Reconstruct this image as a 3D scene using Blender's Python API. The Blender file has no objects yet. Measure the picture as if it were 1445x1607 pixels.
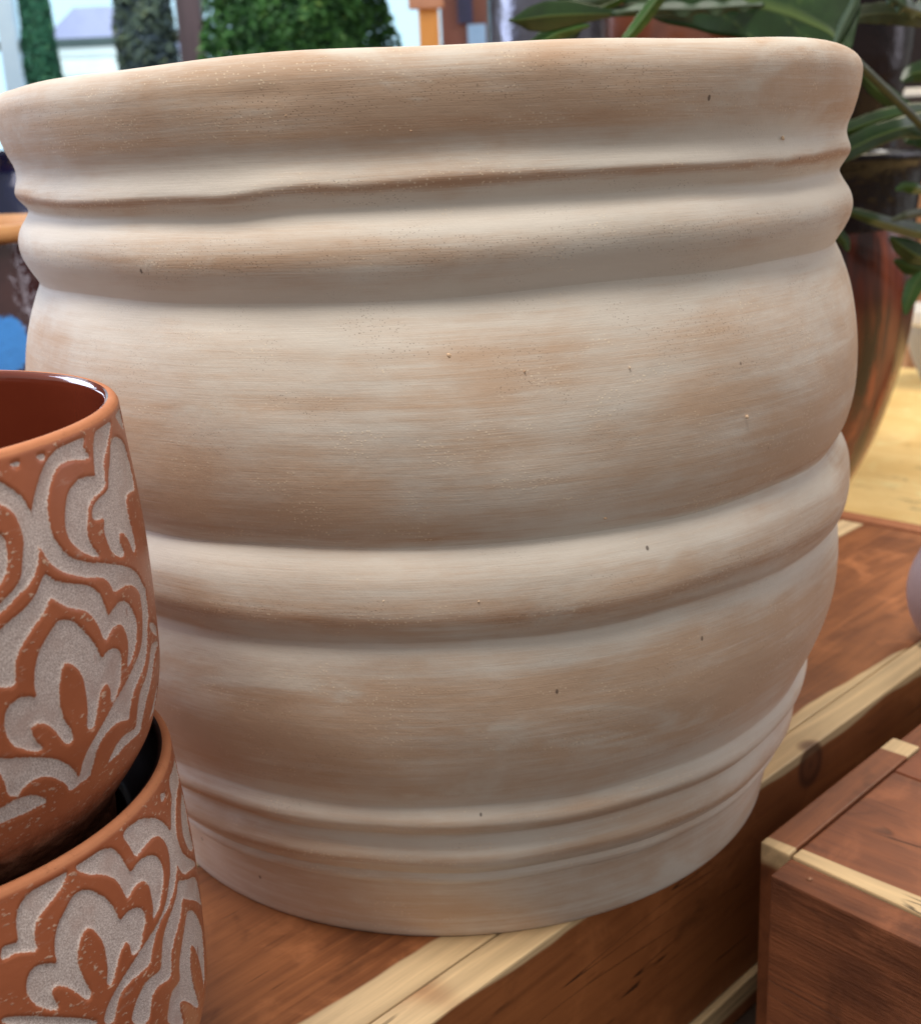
import bpy, bmesh, math, random
import numpy as np
from mathutils import Vector, Matrix, noise

random.seed(7)
rng = np.random.default_rng(7)
scene = bpy.context.scene
COL = scene.collection
PI = math.pi

# ------------------------------------------------------------------ camera
CAM = np.array([0.0, -0.6854, 0.3705])
AX_R = np.array([0.9987, -0.0230, -0.0458])
AX_U = np.array([0.0505, 0.2921, 0.9551])
AX_F = np.array([0.0086, 0.9561, -0.2929])
PW, PH, PF = 1445.0, 1607.0, 1900.0


def ray(x, y):
    return AX_F + AX_R * (x - PW / 2) / PF - AX_U * (y - PH / 2) / PF


def at(x, y, depth):
    """point of the place seen at photo pixel (x, y), on the upright plane world-y = depth"""
    d = ray(x, y)
    return CAM + d * (depth - CAM[1]) / d[1]


def atz(x, y, z):
    d = ray(x, y)
    return CAM + d * (z - CAM[2]) / d[2]


cam_data = bpy.data.cameras.new('camera')
cam = bpy.data.objects.new('camera', cam_data)
COL.objects.link(cam)
R = Vector(AX_R).normalized()
F = Vector(AX_F)
F = (F - R * F.dot(R)).normalized()
U = R.cross(F)
cam.matrix_world = Matrix(((R.x, U.x, -F.x, CAM[0]), (R.y, U.y, -F.y, CAM[1]), (R.z, U.z, -F.z, CAM[2]), (0, 0, 0, 1)))
cam_data.sensor_fit = 'VERTICAL'
cam_data.sensor_height = 36.0
cam_data.lens = PF / PH * 36.0
cam_data.clip_start = 0.02
cam_data.clip_end = 100
cam_data.dof.use_dof = True
cam_data.dof.focus_distance = 0.452
cam_data.dof.aperture_fstop = 15.0
scene.camera = cam

scene.view_settings.view_transform = 'Standard'
scene.view_settings.look = 'None'
scene.view_settings.gamma = 1.0
scene.view_settings.use_curve_mapping = False
scene.view_settings.exposure = 0.0
scene.cycles.use_denoising = True
scene.cycles.max_bounces = 6
scene.cycles.transparent_max_bounces = 8


# ------------------------------------------------------------------ material helpers
def srgb(r, g, b):
    f = lambda c: (c / 255 / 12.92) if c / 255 <= 0.04045 else ((c / 255 + 0.055) / 1.055) ** 2.4
    return (f(r), f(g), f(b), 1.0)


class MatB:
    """small node-graph builder"""

    def __init__(self, name):
        self.m = bpy.data.materials.new(name)
        self.m.use_nodes = True
        self.nt = self.m.node_tree
        self.nt.nodes.clear()
        self.out = self.n('ShaderNodeOutputMaterial')
        self.bsdf = self.n('ShaderNodeBsdfPrincipled')
        self.nt.links.new(self.bsdf.outputs[0], self.out.inputs[0])
        self.tc = self.n('ShaderNodeTexCoord')

    def n(self, t, **kw):
        nd = self.nt.nodes.new(t)
        for k, v in kw.items():
            setattr(nd, k, v)
        return nd

    def put(self, sock, v):
        if v is None:
            return
        if isinstance(v, bpy.types.NodeSocket):
            self.nt.links.new(v, sock)
        else:
            if sock.type == 'RGBA' and not hasattr(v, '__len__'):
                v = (v, v, v, 1)
            sock.default_value = v

    def math(self, op, a, b=0.0, c=0.0, clamp=False):
        nd = self.n('ShaderNodeMath', operation=op, use_clamp=clamp)
        for i, v in enumerate((a, b, c)):
            self.put(nd.inputs[i], v)
        return nd.outputs[0]

    def step(self, v, lo, hi):
        nd = self.n('ShaderNodeMapRange', interpolation_type='SMOOTHSTEP')
        self.put(nd.inputs['Value'], v)
        self.put(nd.inputs['From Min'], lo)
        self.put(nd.inputs['From Max'], hi)
        return nd.outputs['Result']

    def mix(self, f, a, b, blend='MIX'):
        nd = self.n('ShaderNodeMix', data_type='RGBA', blend_type=blend)
        self.put(nd.inputs[0], f)
        self.put(nd.inputs[6], a)
        self.put(nd.inputs[7], b)
        return nd.outputs[2]

    def coords(self, scale=(1, 1, 1), loc=(0, 0, 0), src='Object', rot=(0, 0, 0)):
        mp = self.n('ShaderNodeMapping')
        mp.inputs['Scale'].default_value = scale
        mp.inputs['Location'].default_value = loc
        mp.inputs['Rotation'].default_value = rot
        self.nt.links.new(self.tc.outputs[src], mp.inputs[0])
        return mp.outputs[0]

    def noise(self, vec, scale=5, detail=4, rough=0.55, dist=0.0):
        nd = self.n('ShaderNodeTexNoise')
        self.put(nd.inputs['Vector'], vec)
        nd.inputs['Scale'].default_value = scale
        nd.inputs['Detail'].default_value = detail
        nd.inputs['Roughness'].default_value = rough
        nd.inputs['Distortion'].default_value = dist
        return nd.outputs[0]

    def voronoi(self, vec, scale, rnd=1.0, out='Distance'):
        nd = self.n('ShaderNodeTexVoronoi')
        self.put(nd.inputs['Vector'], vec)
        nd.inputs['Scale'].default_value = scale
        nd.inputs['Randomness'].default_value = rnd
        return nd.outputs[out]

    def attr(self, name):
        nd = self.n('ShaderNodeAttribute', attribute_name=name)
        return nd.outputs['Fac']

    def sep(self, vec):
        nd = self.n('ShaderNodeSeparateXYZ')
        self.put(nd.inputs[0], vec)
        return nd.outputs

    def bump(self, h, strength=0.3, dist=0.001, normal=None):
        nd = self.n('ShaderNodeBump')
        nd.inputs['Strength'].default_value = strength
        nd.inputs['Distance'].default_value = dist
        self.put(nd.inputs['Height'], h)
        if normal is not None:
            self.put(nd.inputs['Normal'], normal)
        return nd.outputs[0]

    def fin(self, color, rough=0.6, normal=None, spec=None, metallic=None, coat=None, **kw):
        b = self.bsdf
        self.put(b.inputs['Base Color'], color)
        self.put(b.inputs['Roughness'], rough)
        self.put(b.inputs['Normal'], normal)
        self.put(b.inputs['Specular IOR Level'], spec)
        self.put(b.inputs['Metallic'], metallic)
        self.put(b.inputs['Coat Weight'], coat)
        for k, v in kw.items():
            self.put(b.inputs[k.replace('_', ' ')], v)
        return self.m


# ------------------------------------------------------------------ object helpers
def tag(o, label=None, cat=None, group=None, kind=None):
    for k, v in (('label', label), ('category', cat), ('group', group), ('kind', kind)):
        if v:
            o[k] = v
    return o


def empty(name, loc=(0, 0, 0), rz=0.0):
    o = bpy.data.objects.new(name, None)
    o.empty_display_size = 0.05
    COL.objects.link(o)
    o.location = loc
    o.rotation_euler = (0, 0, rz)
    return o


def add_mesh(name, verts, faces, material=None, parent=None, smooth=True, attrs=None):
    me = bpy.data.meshes.new(name)
    me.from_pydata([tuple(map(float, v)) for v in verts], [], [tuple(map(int, f)) for f in faces])
    if smooth:
        me.polygons.foreach_set('use_smooth', [True] * len(me.polygons))
    for k, v in (attrs or {}).items():
        a = me.attributes.new(k, 'FLOAT', 'POINT')
        a.data.foreach_set('value', np.asarray(v, dtype=np.float32))
    me.update()
    if material:
        me.materials.append(material)
    o = bpy.data.objects.new(name, me)
    COL.objects.link(o)
    if parent:
        o.parent = parent
    return o


def from_bm(name, bm, material=None, parent=None, smooth=False):
    me = bpy.data.meshes.new(name)
    bm.normal_update()
    bm.to_mesh(me)
    bm.free()
    if smooth:
        me.polygons.foreach_set('use_smooth', [True] * len(me.polygons))
    if material:
        me.materials.append(material)
    o = bpy.data.objects.new(name, me)
    COL.objects.link(o)
    if parent:
        o.parent = parent
    return o


def smooth_profile(pts, n):
    """resample a (z, r) polyline with Catmull-Rom, n samples per span"""
    p = np.array(pts, float)
    q = np.vstack([2 * p[0] - p[1], p, 2 * p[-1] - p[-2]])
    out = []
    for i in range(1, len(q) - 2):
        a, b, c, d = q[i - 1], q[i], q[i + 1], q[i + 2]
        for k in range(n):
            t = k / n
            out.append(0.5 * (2 * b + (c - a) * t + (2 * a - 5 * b + 4 * c - d) * t * t + (3 * b - a - 3 * c + d) * t ** 3))
    out.append(p[-1])
    return np.array(out)


def ring_faces(rows, seg):
    f = []
    for i in range(rows - 1):
        for j in range(seg):
            k = (j + 1) % seg
            f.append((i * seg + j, i * seg + k, (i + 1) * seg + k, (i + 1) * seg + j))
    return f


def lathe(name, prof, material, parent=None, seg=96, n=4, wob=0.0, close_bottom=True):
    """surface of revolution from a (z, r) profile that starts at the bottom"""
    P = smooth_profile(prof, n)
    th = np.linspace(0, 2 * PI, seg, endpoint=False)
    Z = np.repeat(P[:, 0], seg)
    Rr = np.repeat(P[:, 1], seg)
    T = np.tile(th, len(P))
    Rr = Rr * (1 + wob * np.sin(2 * T + 1.0))
    V = np.stack([Rr * np.cos(T), Rr * np.sin(T), Z], -1)
    F_ = ring_faces(len(P), seg)
    if close_bottom:
        F_.append(tuple(range(seg - 1, -1, -1)))
    return add_mesh(name, V, F_, material, parent)


def box_bm(bm, lo, hi, bevel=0.0, jitter=0.0):
    lo = Vector(lo)
    hi = Vector(hi)
    r = bmesh.ops.create_cube(bm, size=1.0)
    vs = r['verts']
    for v in vs:
        v.co = Vector(((lo[i] + hi[i]) / 2 + v.co[i] * (hi[i] - lo[i])) for i in range(3))
    if bevel:
        es = list({e for v in vs for e in v.link_edges})
        bmesh.ops.bevel(bm, geom=es, offset=bevel, segments=2, affect='EDGES', profile=0.6)
    return bm


def box(name, lo, hi, material, parent=None, bevel=0.0012):
    bm = bmesh.new()
    box_bm(bm, lo, hi, bevel)
    return from_bm(name, bm, material, parent)


def skew_box(name, O, e1, e2, a, b, z, material, parent=None, bevel=0.0012):
    """board between a[0..1] along e1, b[0..1] along e2 and z[0..1] (e1, e2 need not be square)"""
    bm = bmesh.new()
    box_bm(bm, (a[0], b[0], z[0]), (a[1], b[1], z[1]), bevel)
    for v in bm.verts:
        x, y, zz = v.co
        v.co = Vector((O[0] + e1[0] * x + e2[0] * y, O[1] + e1[1] * x + e2[1] * y, O[2] + zz))
    bmesh.ops.recalc_face_normals(bm, faces=bm.faces)
    return from_bm(name, bm, material, parent)

WORLD_STRENGTH = 0.46
SKY_STRENGTH = 1.6
LAMPS = [
    # name, location, target, size, power, colour
    ('ceiling_lamp', (-0.25, -0.75, 2.2), (0.0, -0.08, 0.2), 0.7, 42.0, (1.0, 0.945, 0.86)),
    ('window_daylight', (-2.2, 1.0, 1.1), (-0.1, -0.1, 0.2), 1.2, 44.0, (0.66, 0.76, 1.0)),
    ('side_daylight', (2.3, 0.9, 0.9), (0.1, 0.0, 0.2), 0.5, 9.0, (0.90, 0.86, 1.0), 1.4),
    ('table_lamp_warm', (1.5, 1.5, 1.9), (1.3, 1.3, 0.0), 0.6, 26.0, (1.0, 0.86, 0.62)),
    ('added_conifer_fill', (-1.0, 3.0, 2.6), (-0.9, 4.0, 0.4), 1.0, 110.0, (1.0, 0.97, 0.9)),  # unseen lamp added to brighten the conifers and window frame
    ('added_house_fill', (-2.5, 7.5, 5.5), (-2.5, 13.0, 1.0), 5.0, 900.0, (0.9, 0.96, 1.0)),  # unseen area lamp added to brighten the house front as daylight would
]
UP_PATTERN = [
    [-0.651,0.1553,-0.63,0.1538,-0.61,0.152,-0.579,0.1491,-0.557,0.1457,-0.544,0.1414,-0.541,0.1366,-0.545,0.1318,-0.557,0.128,-0.574,0.1248,-0.582,0.124,-0.609,0.1219,-0.645,0.1206,-0.682,0.1182,-0.716,0.1168,-0.741,0.1157,-0.735,0.1184,-0.71,0.1196,-0.689,0.1206,-0.663,0.1219,-0.635,0.1239,-0.62,0.1263,-0.613,0.1294,-0.602,0.1323,-0.592,0.1352,-0.592,0.1377,-0.597,0.1407,-0.603,0.1434,-0.618,0.1455,-0.646,0.1476,-0.667,0.1488],
    [-0.548,0.1418,-0.531,0.1453,-0.506,0.149,-0.484,0.1516,-0.455,0.1545,-0.415,0.1568,-0.358,0.1584,-0.307,0.1605,-0.251,0.1605,-0.221,0.1602,-0.233,0.1581,-0.257,0.1545,-0.221,0.1513,-0.253,0.151,-0.311,0.1524,-0.358,0.1532,-0.402,0.1525,-0.43,0.1506,-0.455,0.1477,-0.477,0.1439,-0.485,0.1412,-0.488,0.1376,-0.487,0.1339,-0.472,0.1305,-0.447,0.1263,-0.41,0.1236,-0.353,0.1207,-0.28,0.1181,-0.22,0.1156,-0.14,0.1122,-0.071,0.1083,-0.025,0.1041,-0.013,0.1015,0.031,0.0978,0.019,0.0938,0.026,0.0892,-0.006,0.0861,-0.02,0.0822,-0.057,0.0758,-0.116,0.0732,-0.176,0.0711,-0.208,0.0691,-0.227,0.0661,-0.233,0.0629,-0.237,0.0615,-0.293,0.0638,-0.336,0.0644,-0.378,0.0637,-0.405,0.0622,-0.429,0.0595,-0.44,0.0566,-0.453,0.0538,-0.458,0.0512,-0.504,0.0512,-0.549,0.0506,-0.556,0.0525,-0.57,0.055,-0.598,0.0577,-0.63,0.0604,-0.656,0.0616,-0.685,0.062,-0.711,0.0616,-0.737,0.0598,-0.743,0.0586,-0.765,0.0595,-0.779,0.061,-0.78,0.0639,-0.787,0.067,-0.795,0.0693,-0.814,0.0714,-0.81,0.0744,-0.789,0.0737,-0.753,0.0721,-0.715,0.0709,-0.676,0.0691,-0.636,0.0671,-0.598,0.0649,-0.563,0.0615,-0.529,0.0577,-0.514,0.0535,-0.503,0.0551,-0.497,0.0578,-0.481,0.0609,-0.451,0.0636,-0.412,0.0664,-0.37,0.069,-0.34,0.071,-0.355,0.07,-0.309,0.0725,-0.251,0.0749,-0.193,0.0775,-0.131,0.0799,-0.092,0.0826,-0.056,0.0902,-0.049,0.0956,-0.05,0.099,-0.072,0.1018,-0.111,0.1045,-0.159,0.1063,-0.213,0.1068,-0.246,0.1068,-0.256,0.1092,-0.272,0.1118,-0.301,0.1142,-0.361,0.116,-0.413,0.1184,-0.461,0.121,-0.499,0.1239,-0.524,0.1273,-0.538,0.1311,-0.547,0.1319,-0.548,0.1357],
    [-0.54,0.1236,-0.528,0.1219,-0.508,0.1201,-0.482,0.1187,-0.44,0.1168,-0.389,0.1148,-0.352,0.1125,-0.327,0.1094,-0.314,0.1062,-0.303,0.1025,-0.303,0.1007,-0.275,0.1018,-0.232,0.103,-0.192,0.1021,-0.156,0.0993,-0.131,0.0958,-0.114,0.0921,-0.122,0.0882,-0.139,0.0846,-0.173,0.0817,-0.222,0.079,-0.219,0.082,-0.201,0.0855,-0.199,0.0897,-0.216,0.0937,-0.235,0.0957,-0.274,0.0965,-0.306,0.0953,-0.323,0.0937,-0.342,0.0945,-0.35,0.0983,-0.369,0.1026,-0.397,0.1061,-0.427,0.108,-0.471,0.1101,-0.502,0.1125,-0.522,0.1148,-0.542,0.116,-0.557,0.1136,-0.589,0.1109,-0.624,0.1088,-0.659,0.1055,-0.68,0.1037,-0.693,0.1008,-0.7,0.098,-0.703,0.0938,-0.733,0.0945,-0.775,0.0963,-0.749,0.1113,-0.726,0.1118,-0.7,0.1133,-0.662,0.1146,-0.627,0.116,-0.596,0.1179,-0.574,0.1201,-0.554,0.1227],
    [-0.521,0.108,-0.493,0.1072,-0.465,0.1056,-0.439,0.1026,-0.413,0.0988,-0.385,0.0949,-0.375,0.0912,-0.361,0.0886,-0.338,0.0901,-0.31,0.0901,-0.276,0.0887,-0.254,0.0865,-0.254,0.0835,-0.266,0.0799,-0.275,0.0773,-0.298,0.0746,-0.332,0.0715,-0.342,0.0736,-0.334,0.0766,-0.347,0.0797,-0.365,0.0801,-0.387,0.0786,-0.405,0.0753,-0.42,0.0722,-0.432,0.069,-0.444,0.068,-0.466,0.069,-0.465,0.0714,-0.454,0.0751,-0.452,0.0803,-0.455,0.0845,-0.462,0.088,-0.483,0.0913,-0.504,0.0934,-0.528,0.0943,-0.54,0.0925,-0.553,0.0891,-0.562,0.0855,-0.564,0.0816,-0.562,0.0807,-0.558,0.0769,-0.538,0.0732,-0.529,0.0695,-0.536,0.068,-0.555,0.068,-0.572,0.07,-0.59,0.0739,-0.613,0.0772,-0.632,0.0788,-0.661,0.0797,-0.675,0.0789,-0.675,0.0773,-0.669,0.0742,-0.651,0.0718,-0.64,0.0705,-0.661,0.0705,-0.693,0.0721,-0.722,0.0742,-0.743,0.0763,-0.754,0.0795,-0.758,0.0827,-0.753,0.086,-0.737,0.0884,-0.723,0.089,-0.697,0.0899,-0.662,0.0889,-0.636,0.087,-0.644,0.0901,-0.64,0.0938,-0.631,0.0973,-0.611,0.1011,-0.584,0.1039,-0.558,0.106,-0.536,0.1075],
    [-0.226,0.1449,-0.267,0.146,-0.319,0.1466,-0.349,0.1456,-0.378,0.1445,-0.401,0.1418,-0.418,0.1382,-0.429,0.134,-0.423,0.1308,-0.4,0.1271,-0.361,0.1239,-0.318,0.1213,-0.287,0.1205,-0.317,0.124,-0.332,0.1272,-0.334,0.1307,-0.317,0.1337,-0.301,0.1367,-0.274,0.1389,-0.21,0.1395,-0.159,0.1408,-0.18,0.1437],
    [-0.199,0.1383,-0.259,0.1374,-0.288,0.1355,-0.293,0.1326,-0.261,0.1316,-0.222,0.1316,-0.244,0.1279,-0.236,0.1241,-0.225,0.1206,-0.195,0.1174,-0.147,0.1153,-0.133,0.1171,-0.153,0.1206,-0.146,0.124,-0.101,0.1222,-0.074,0.1184,-0.06,0.1142,-0.035,0.1134,-0.015,0.1152,-0.026,0.1214,-0.039,0.1272,-0.027,0.131,-0.004,0.1328,0.064,0.1318,0.14,0.1306,0.159,0.1352,0.155,0.1408,0.143,0.1462,0.081,0.1501,-0.006,0.1528,-0.064,0.151,-0.089,0.1473,-0.137,0.1429,-0.156,0.1387],
    [0.014,0.1612,-0.086,0.1609,-0.151,0.1581,-0.186,0.1551,-0.206,0.1509,-0.227,0.1446,-0.195,0.1425,-0.158,0.1427,-0.156,0.1466,-0.119,0.1496,-0.062,0.1529,-0.018,0.1559,0.015,0.16],
    [0.104,0.1618,0.036,0.1619,0.067,0.1581,0.131,0.1531,0.208,0.1498,0.277,0.1535,0.202,0.1592],
    [-0.686,0.1407,-0.666,0.1394,-0.654,0.1377,-0.654,0.1345,-0.66,0.1311,-0.669,0.1278,-0.675,0.1269,-0.699,0.1248,-0.723,0.1245],
    [-0.589,0.1602,-0.567,0.16,-0.549,0.1585,-0.547,0.1567,-0.569,0.1562,-0.587,0.1577],
    [-0.477,0.1597,-0.459,0.1598,-0.445,0.1575,-0.447,0.1559,-0.47,0.156,-0.483,0.1577],
    [-0.832,0.0575,-0.806,0.0571,-0.786,0.0575,-0.75,0.0579,-0.709,0.0574,-0.672,0.0554,-0.634,0.0513,-0.679,0.0514,-0.735,0.0513,-0.791,0.0517,-0.838,0.0518],
    [0.022,0.0787,-0.031,0.0738,-0.086,0.0696,-0.151,0.0677,-0.176,0.0628,-0.174,0.0551,-0.215,0.0563,-0.269,0.0571,-0.315,0.0564,-0.343,0.0538,-0.367,0.0511,-0.306,0.0519,-0.222,0.0526,-0.119,0.0511,-0.118,0.0555,-0.098,0.0595,-0.076,0.0624,-0.018,0.0666,0.04,0.0717,0.103,0.0726,0.225,0.0705],
    [0.144,0.0595,0.069,0.0581,0.026,0.0555,-0.013,0.0505,-0.012,0.05,0.041,0.0502,0.142,0.0494],
    [0.011,0.0867,0.023,0.0831,0.098,0.0778,0.199,0.0739,0.161,0.0795],
]
LO_PATTERN = [
    [-0.391,0.1575,-0.342,0.1578,-0.284,0.1569,-0.225,0.1542,-0.163,0.1501,-0.118,0.1455,-0.089,0.1404,-0.07,0.1431,-0.041,0.1467,0.007,0.1488,0.001,0.1535,0.03,0.1562,0.124,0.1546,0.269,0.1547,0.291,0.149,0.265,0.1425,0.138,0.1463,0.056,0.1455,-0.006,0.1422,-0.036,0.1377,-0.04,0.133,-0.012,0.1268,0.053,0.1206,0.169,0.1121,0.206,0.1082,0.04,0.1168,-0.045,0.1199,-0.082,0.1244,-0.097,0.1283,-0.122,0.125,-0.163,0.1215,-0.214,0.1196,-0.259,0.1179,-0.24,0.1191,-0.301,0.1174,-0.341,0.1142,-0.367,0.1107,-0.389,0.1068,-0.449,0.1076,-0.509,0.1078,-0.539,0.1064,-0.564,0.1035,-0.587,0.0975,-0.626,0.1003,-0.614,0.1042,-0.576,0.1079,-0.523,0.1112,-0.46,0.1138,-0.398,0.1159,-0.341,0.1172,-0.286,0.1187,-0.229,0.122,-0.19,0.1267,-0.171,0.1283,-0.154,0.132,-0.144,0.1357,-0.151,0.1399,-0.175,0.1438,-0.213,0.1466,-0.265,0.1473,-0.316,0.1468,-0.354,0.1464,-0.361,0.1486,-0.37,0.1518,-0.387,0.155],
    [-0.617,0.1581,-0.573,0.1582,-0.526,0.1581,-0.485,0.1571,-0.449,0.1553,-0.428,0.1522,-0.414,0.1487,-0.406,0.1455,-0.396,0.1432,-0.355,0.1442,-0.311,0.144,-0.261,0.142,-0.229,0.1391,-0.212,0.1353,-0.216,0.1312,-0.236,0.1278,-0.271,0.124,-0.297,0.1218,-0.339,0.1209,-0.318,0.1245,-0.317,0.1291,-0.316,0.1337,-0.341,0.1371,-0.383,0.138,-0.421,0.1365,-0.439,0.1356,-0.446,0.1386,-0.457,0.1426,-0.481,0.1468,-0.527,0.1503,-0.573,0.1527,-0.609,0.1557],
    [-0.639,0.1579,-0.695,0.1582,-0.754,0.1581,-0.791,0.1574,-0.825,0.1555,-0.843,0.1524,-0.851,0.1487,-0.853,0.1437,-0.872,0.1441,-0.908,0.1448,-0.916,0.1407,-0.898,0.1403,-0.869,0.1409,-0.829,0.1391,-0.801,0.1382,-0.804,0.1417,-0.799,0.1455,-0.777,0.1486,-0.739,0.1507,-0.703,0.1524,-0.669,0.1548],
    [-0.629,0.1497,-0.596,0.1487,-0.56,0.1457,-0.525,0.1412,-0.503,0.1365,-0.492,0.1303,-0.458,0.132,-0.414,0.1311,-0.379,0.1286,-0.368,0.1249,-0.38,0.1223,-0.401,0.1195,-0.419,0.1161,-0.448,0.1153,-0.469,0.1162,-0.465,0.1193,-0.476,0.1224,-0.5,0.1217,-0.519,0.1196,-0.539,0.1169,-0.557,0.1136,-0.576,0.1117,-0.592,0.1131,-0.577,0.1172,-0.572,0.1225,-0.572,0.1281,-0.596,0.134,-0.62,0.1366,-0.646,0.1354,-0.664,0.1327,-0.677,0.1297,-0.679,0.126,-0.669,0.1199,-0.654,0.1156,-0.653,0.1133,-0.666,0.1121,-0.685,0.1143,-0.71,0.1186,-0.728,0.1208,-0.759,0.1236,-0.782,0.1236,-0.785,0.121,-0.768,0.1162,-0.78,0.1156,-0.811,0.1177,-0.844,0.1213,-0.86,0.1259,-0.858,0.1294,-0.841,0.1328,-0.811,0.1337,-0.773,0.1324,-0.746,0.1303,-0.75,0.1346,-0.742,0.1383,-0.721,0.143,-0.684,0.1462,-0.655,0.1488],
    [-0.121,0.1226,-0.051,0.1182,0.116,0.1094,0.18,0.0985,0.217,0.0886,0.037,0.1039,-0.062,0.1107,-0.109,0.115,-0.135,0.1106,-0.176,0.1078,-0.23,0.1049,-0.263,0.1012,-0.273,0.095,-0.287,0.0936,-0.343,0.096,-0.39,0.0959,-0.411,0.0933,-0.434,0.0858,-0.521,0.0926,-0.49,0.0981,-0.446,0.1014,-0.411,0.1024,-0.369,0.1017,-0.333,0.1008,-0.315,0.1063,-0.3,0.1107,-0.258,0.1143,-0.201,0.1164,-0.147,0.1189],
    [-0.077,0.1071,-0.024,0.1039,0.028,0.0977,0.096,0.0888,0.118,0.0846,0.108,0.0766,0.036,0.063,0.023,0.0694,-0.005,0.0803,-0.045,0.0886,-0.082,0.0933,-0.112,0.0903,-0.121,0.0846,-0.107,0.0763,-0.068,0.0665,-0.073,0.0642,-0.122,0.0689,-0.188,0.0769,-0.236,0.0801,-0.242,0.0767,-0.217,0.068,-0.339,0.0782,-0.318,0.084,-0.287,0.0886,-0.219,0.0871,-0.217,0.0932,-0.19,0.0982,-0.148,0.102,-0.111,0.1057],
    [0.263,0.139,0.138,0.1408,0.069,0.1387,0.034,0.1338,0.044,0.1277,0.095,0.1209,0.177,0.1168,0.257,0.114,0.176,0.1263,0.267,0.1288,0.277,0.1351],
    [-0.949,0.1222,-0.889,0.1198,-0.824,0.1158,-0.731,0.1099,-0.657,0.104,-0.638,0.1006,-0.953,0.1198],
    [-0.111,0.1569,-0.053,0.1546,-0.053,0.1527,-0.109,0.153],
]


# ================================================================== lights and air
world = bpy.data.worlds.new('World')
scene.world = world
world.use_nodes = True
wn = world.node_tree
bg = wn.nodes['Background']
bg.inputs[0].default_value = (0.98, 0.96, 0.93, 1)
bg.inputs[1].default_value = WORLD_STRENGTH


def area(name, loc, target, size, power, color, size_y=None):
    l = bpy.data.lights.new(name, 'AREA')
    l.energy = power
    l.color = color
    l.size = size
    if size_y:
        l.shape = 'RECTANGLE'
        l.size_y = size_y
    o = bpy.data.objects.new(name, l)
    COL.objects.link(o)
    o.location = loc
    o.rotation_euler = (Vector(target) - Vector(loc)).to_track_quat('-Z', 'Y').to_euler()
    return o


for args in LAMPS:
    area(*args)

# ================================================================== materials


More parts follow.
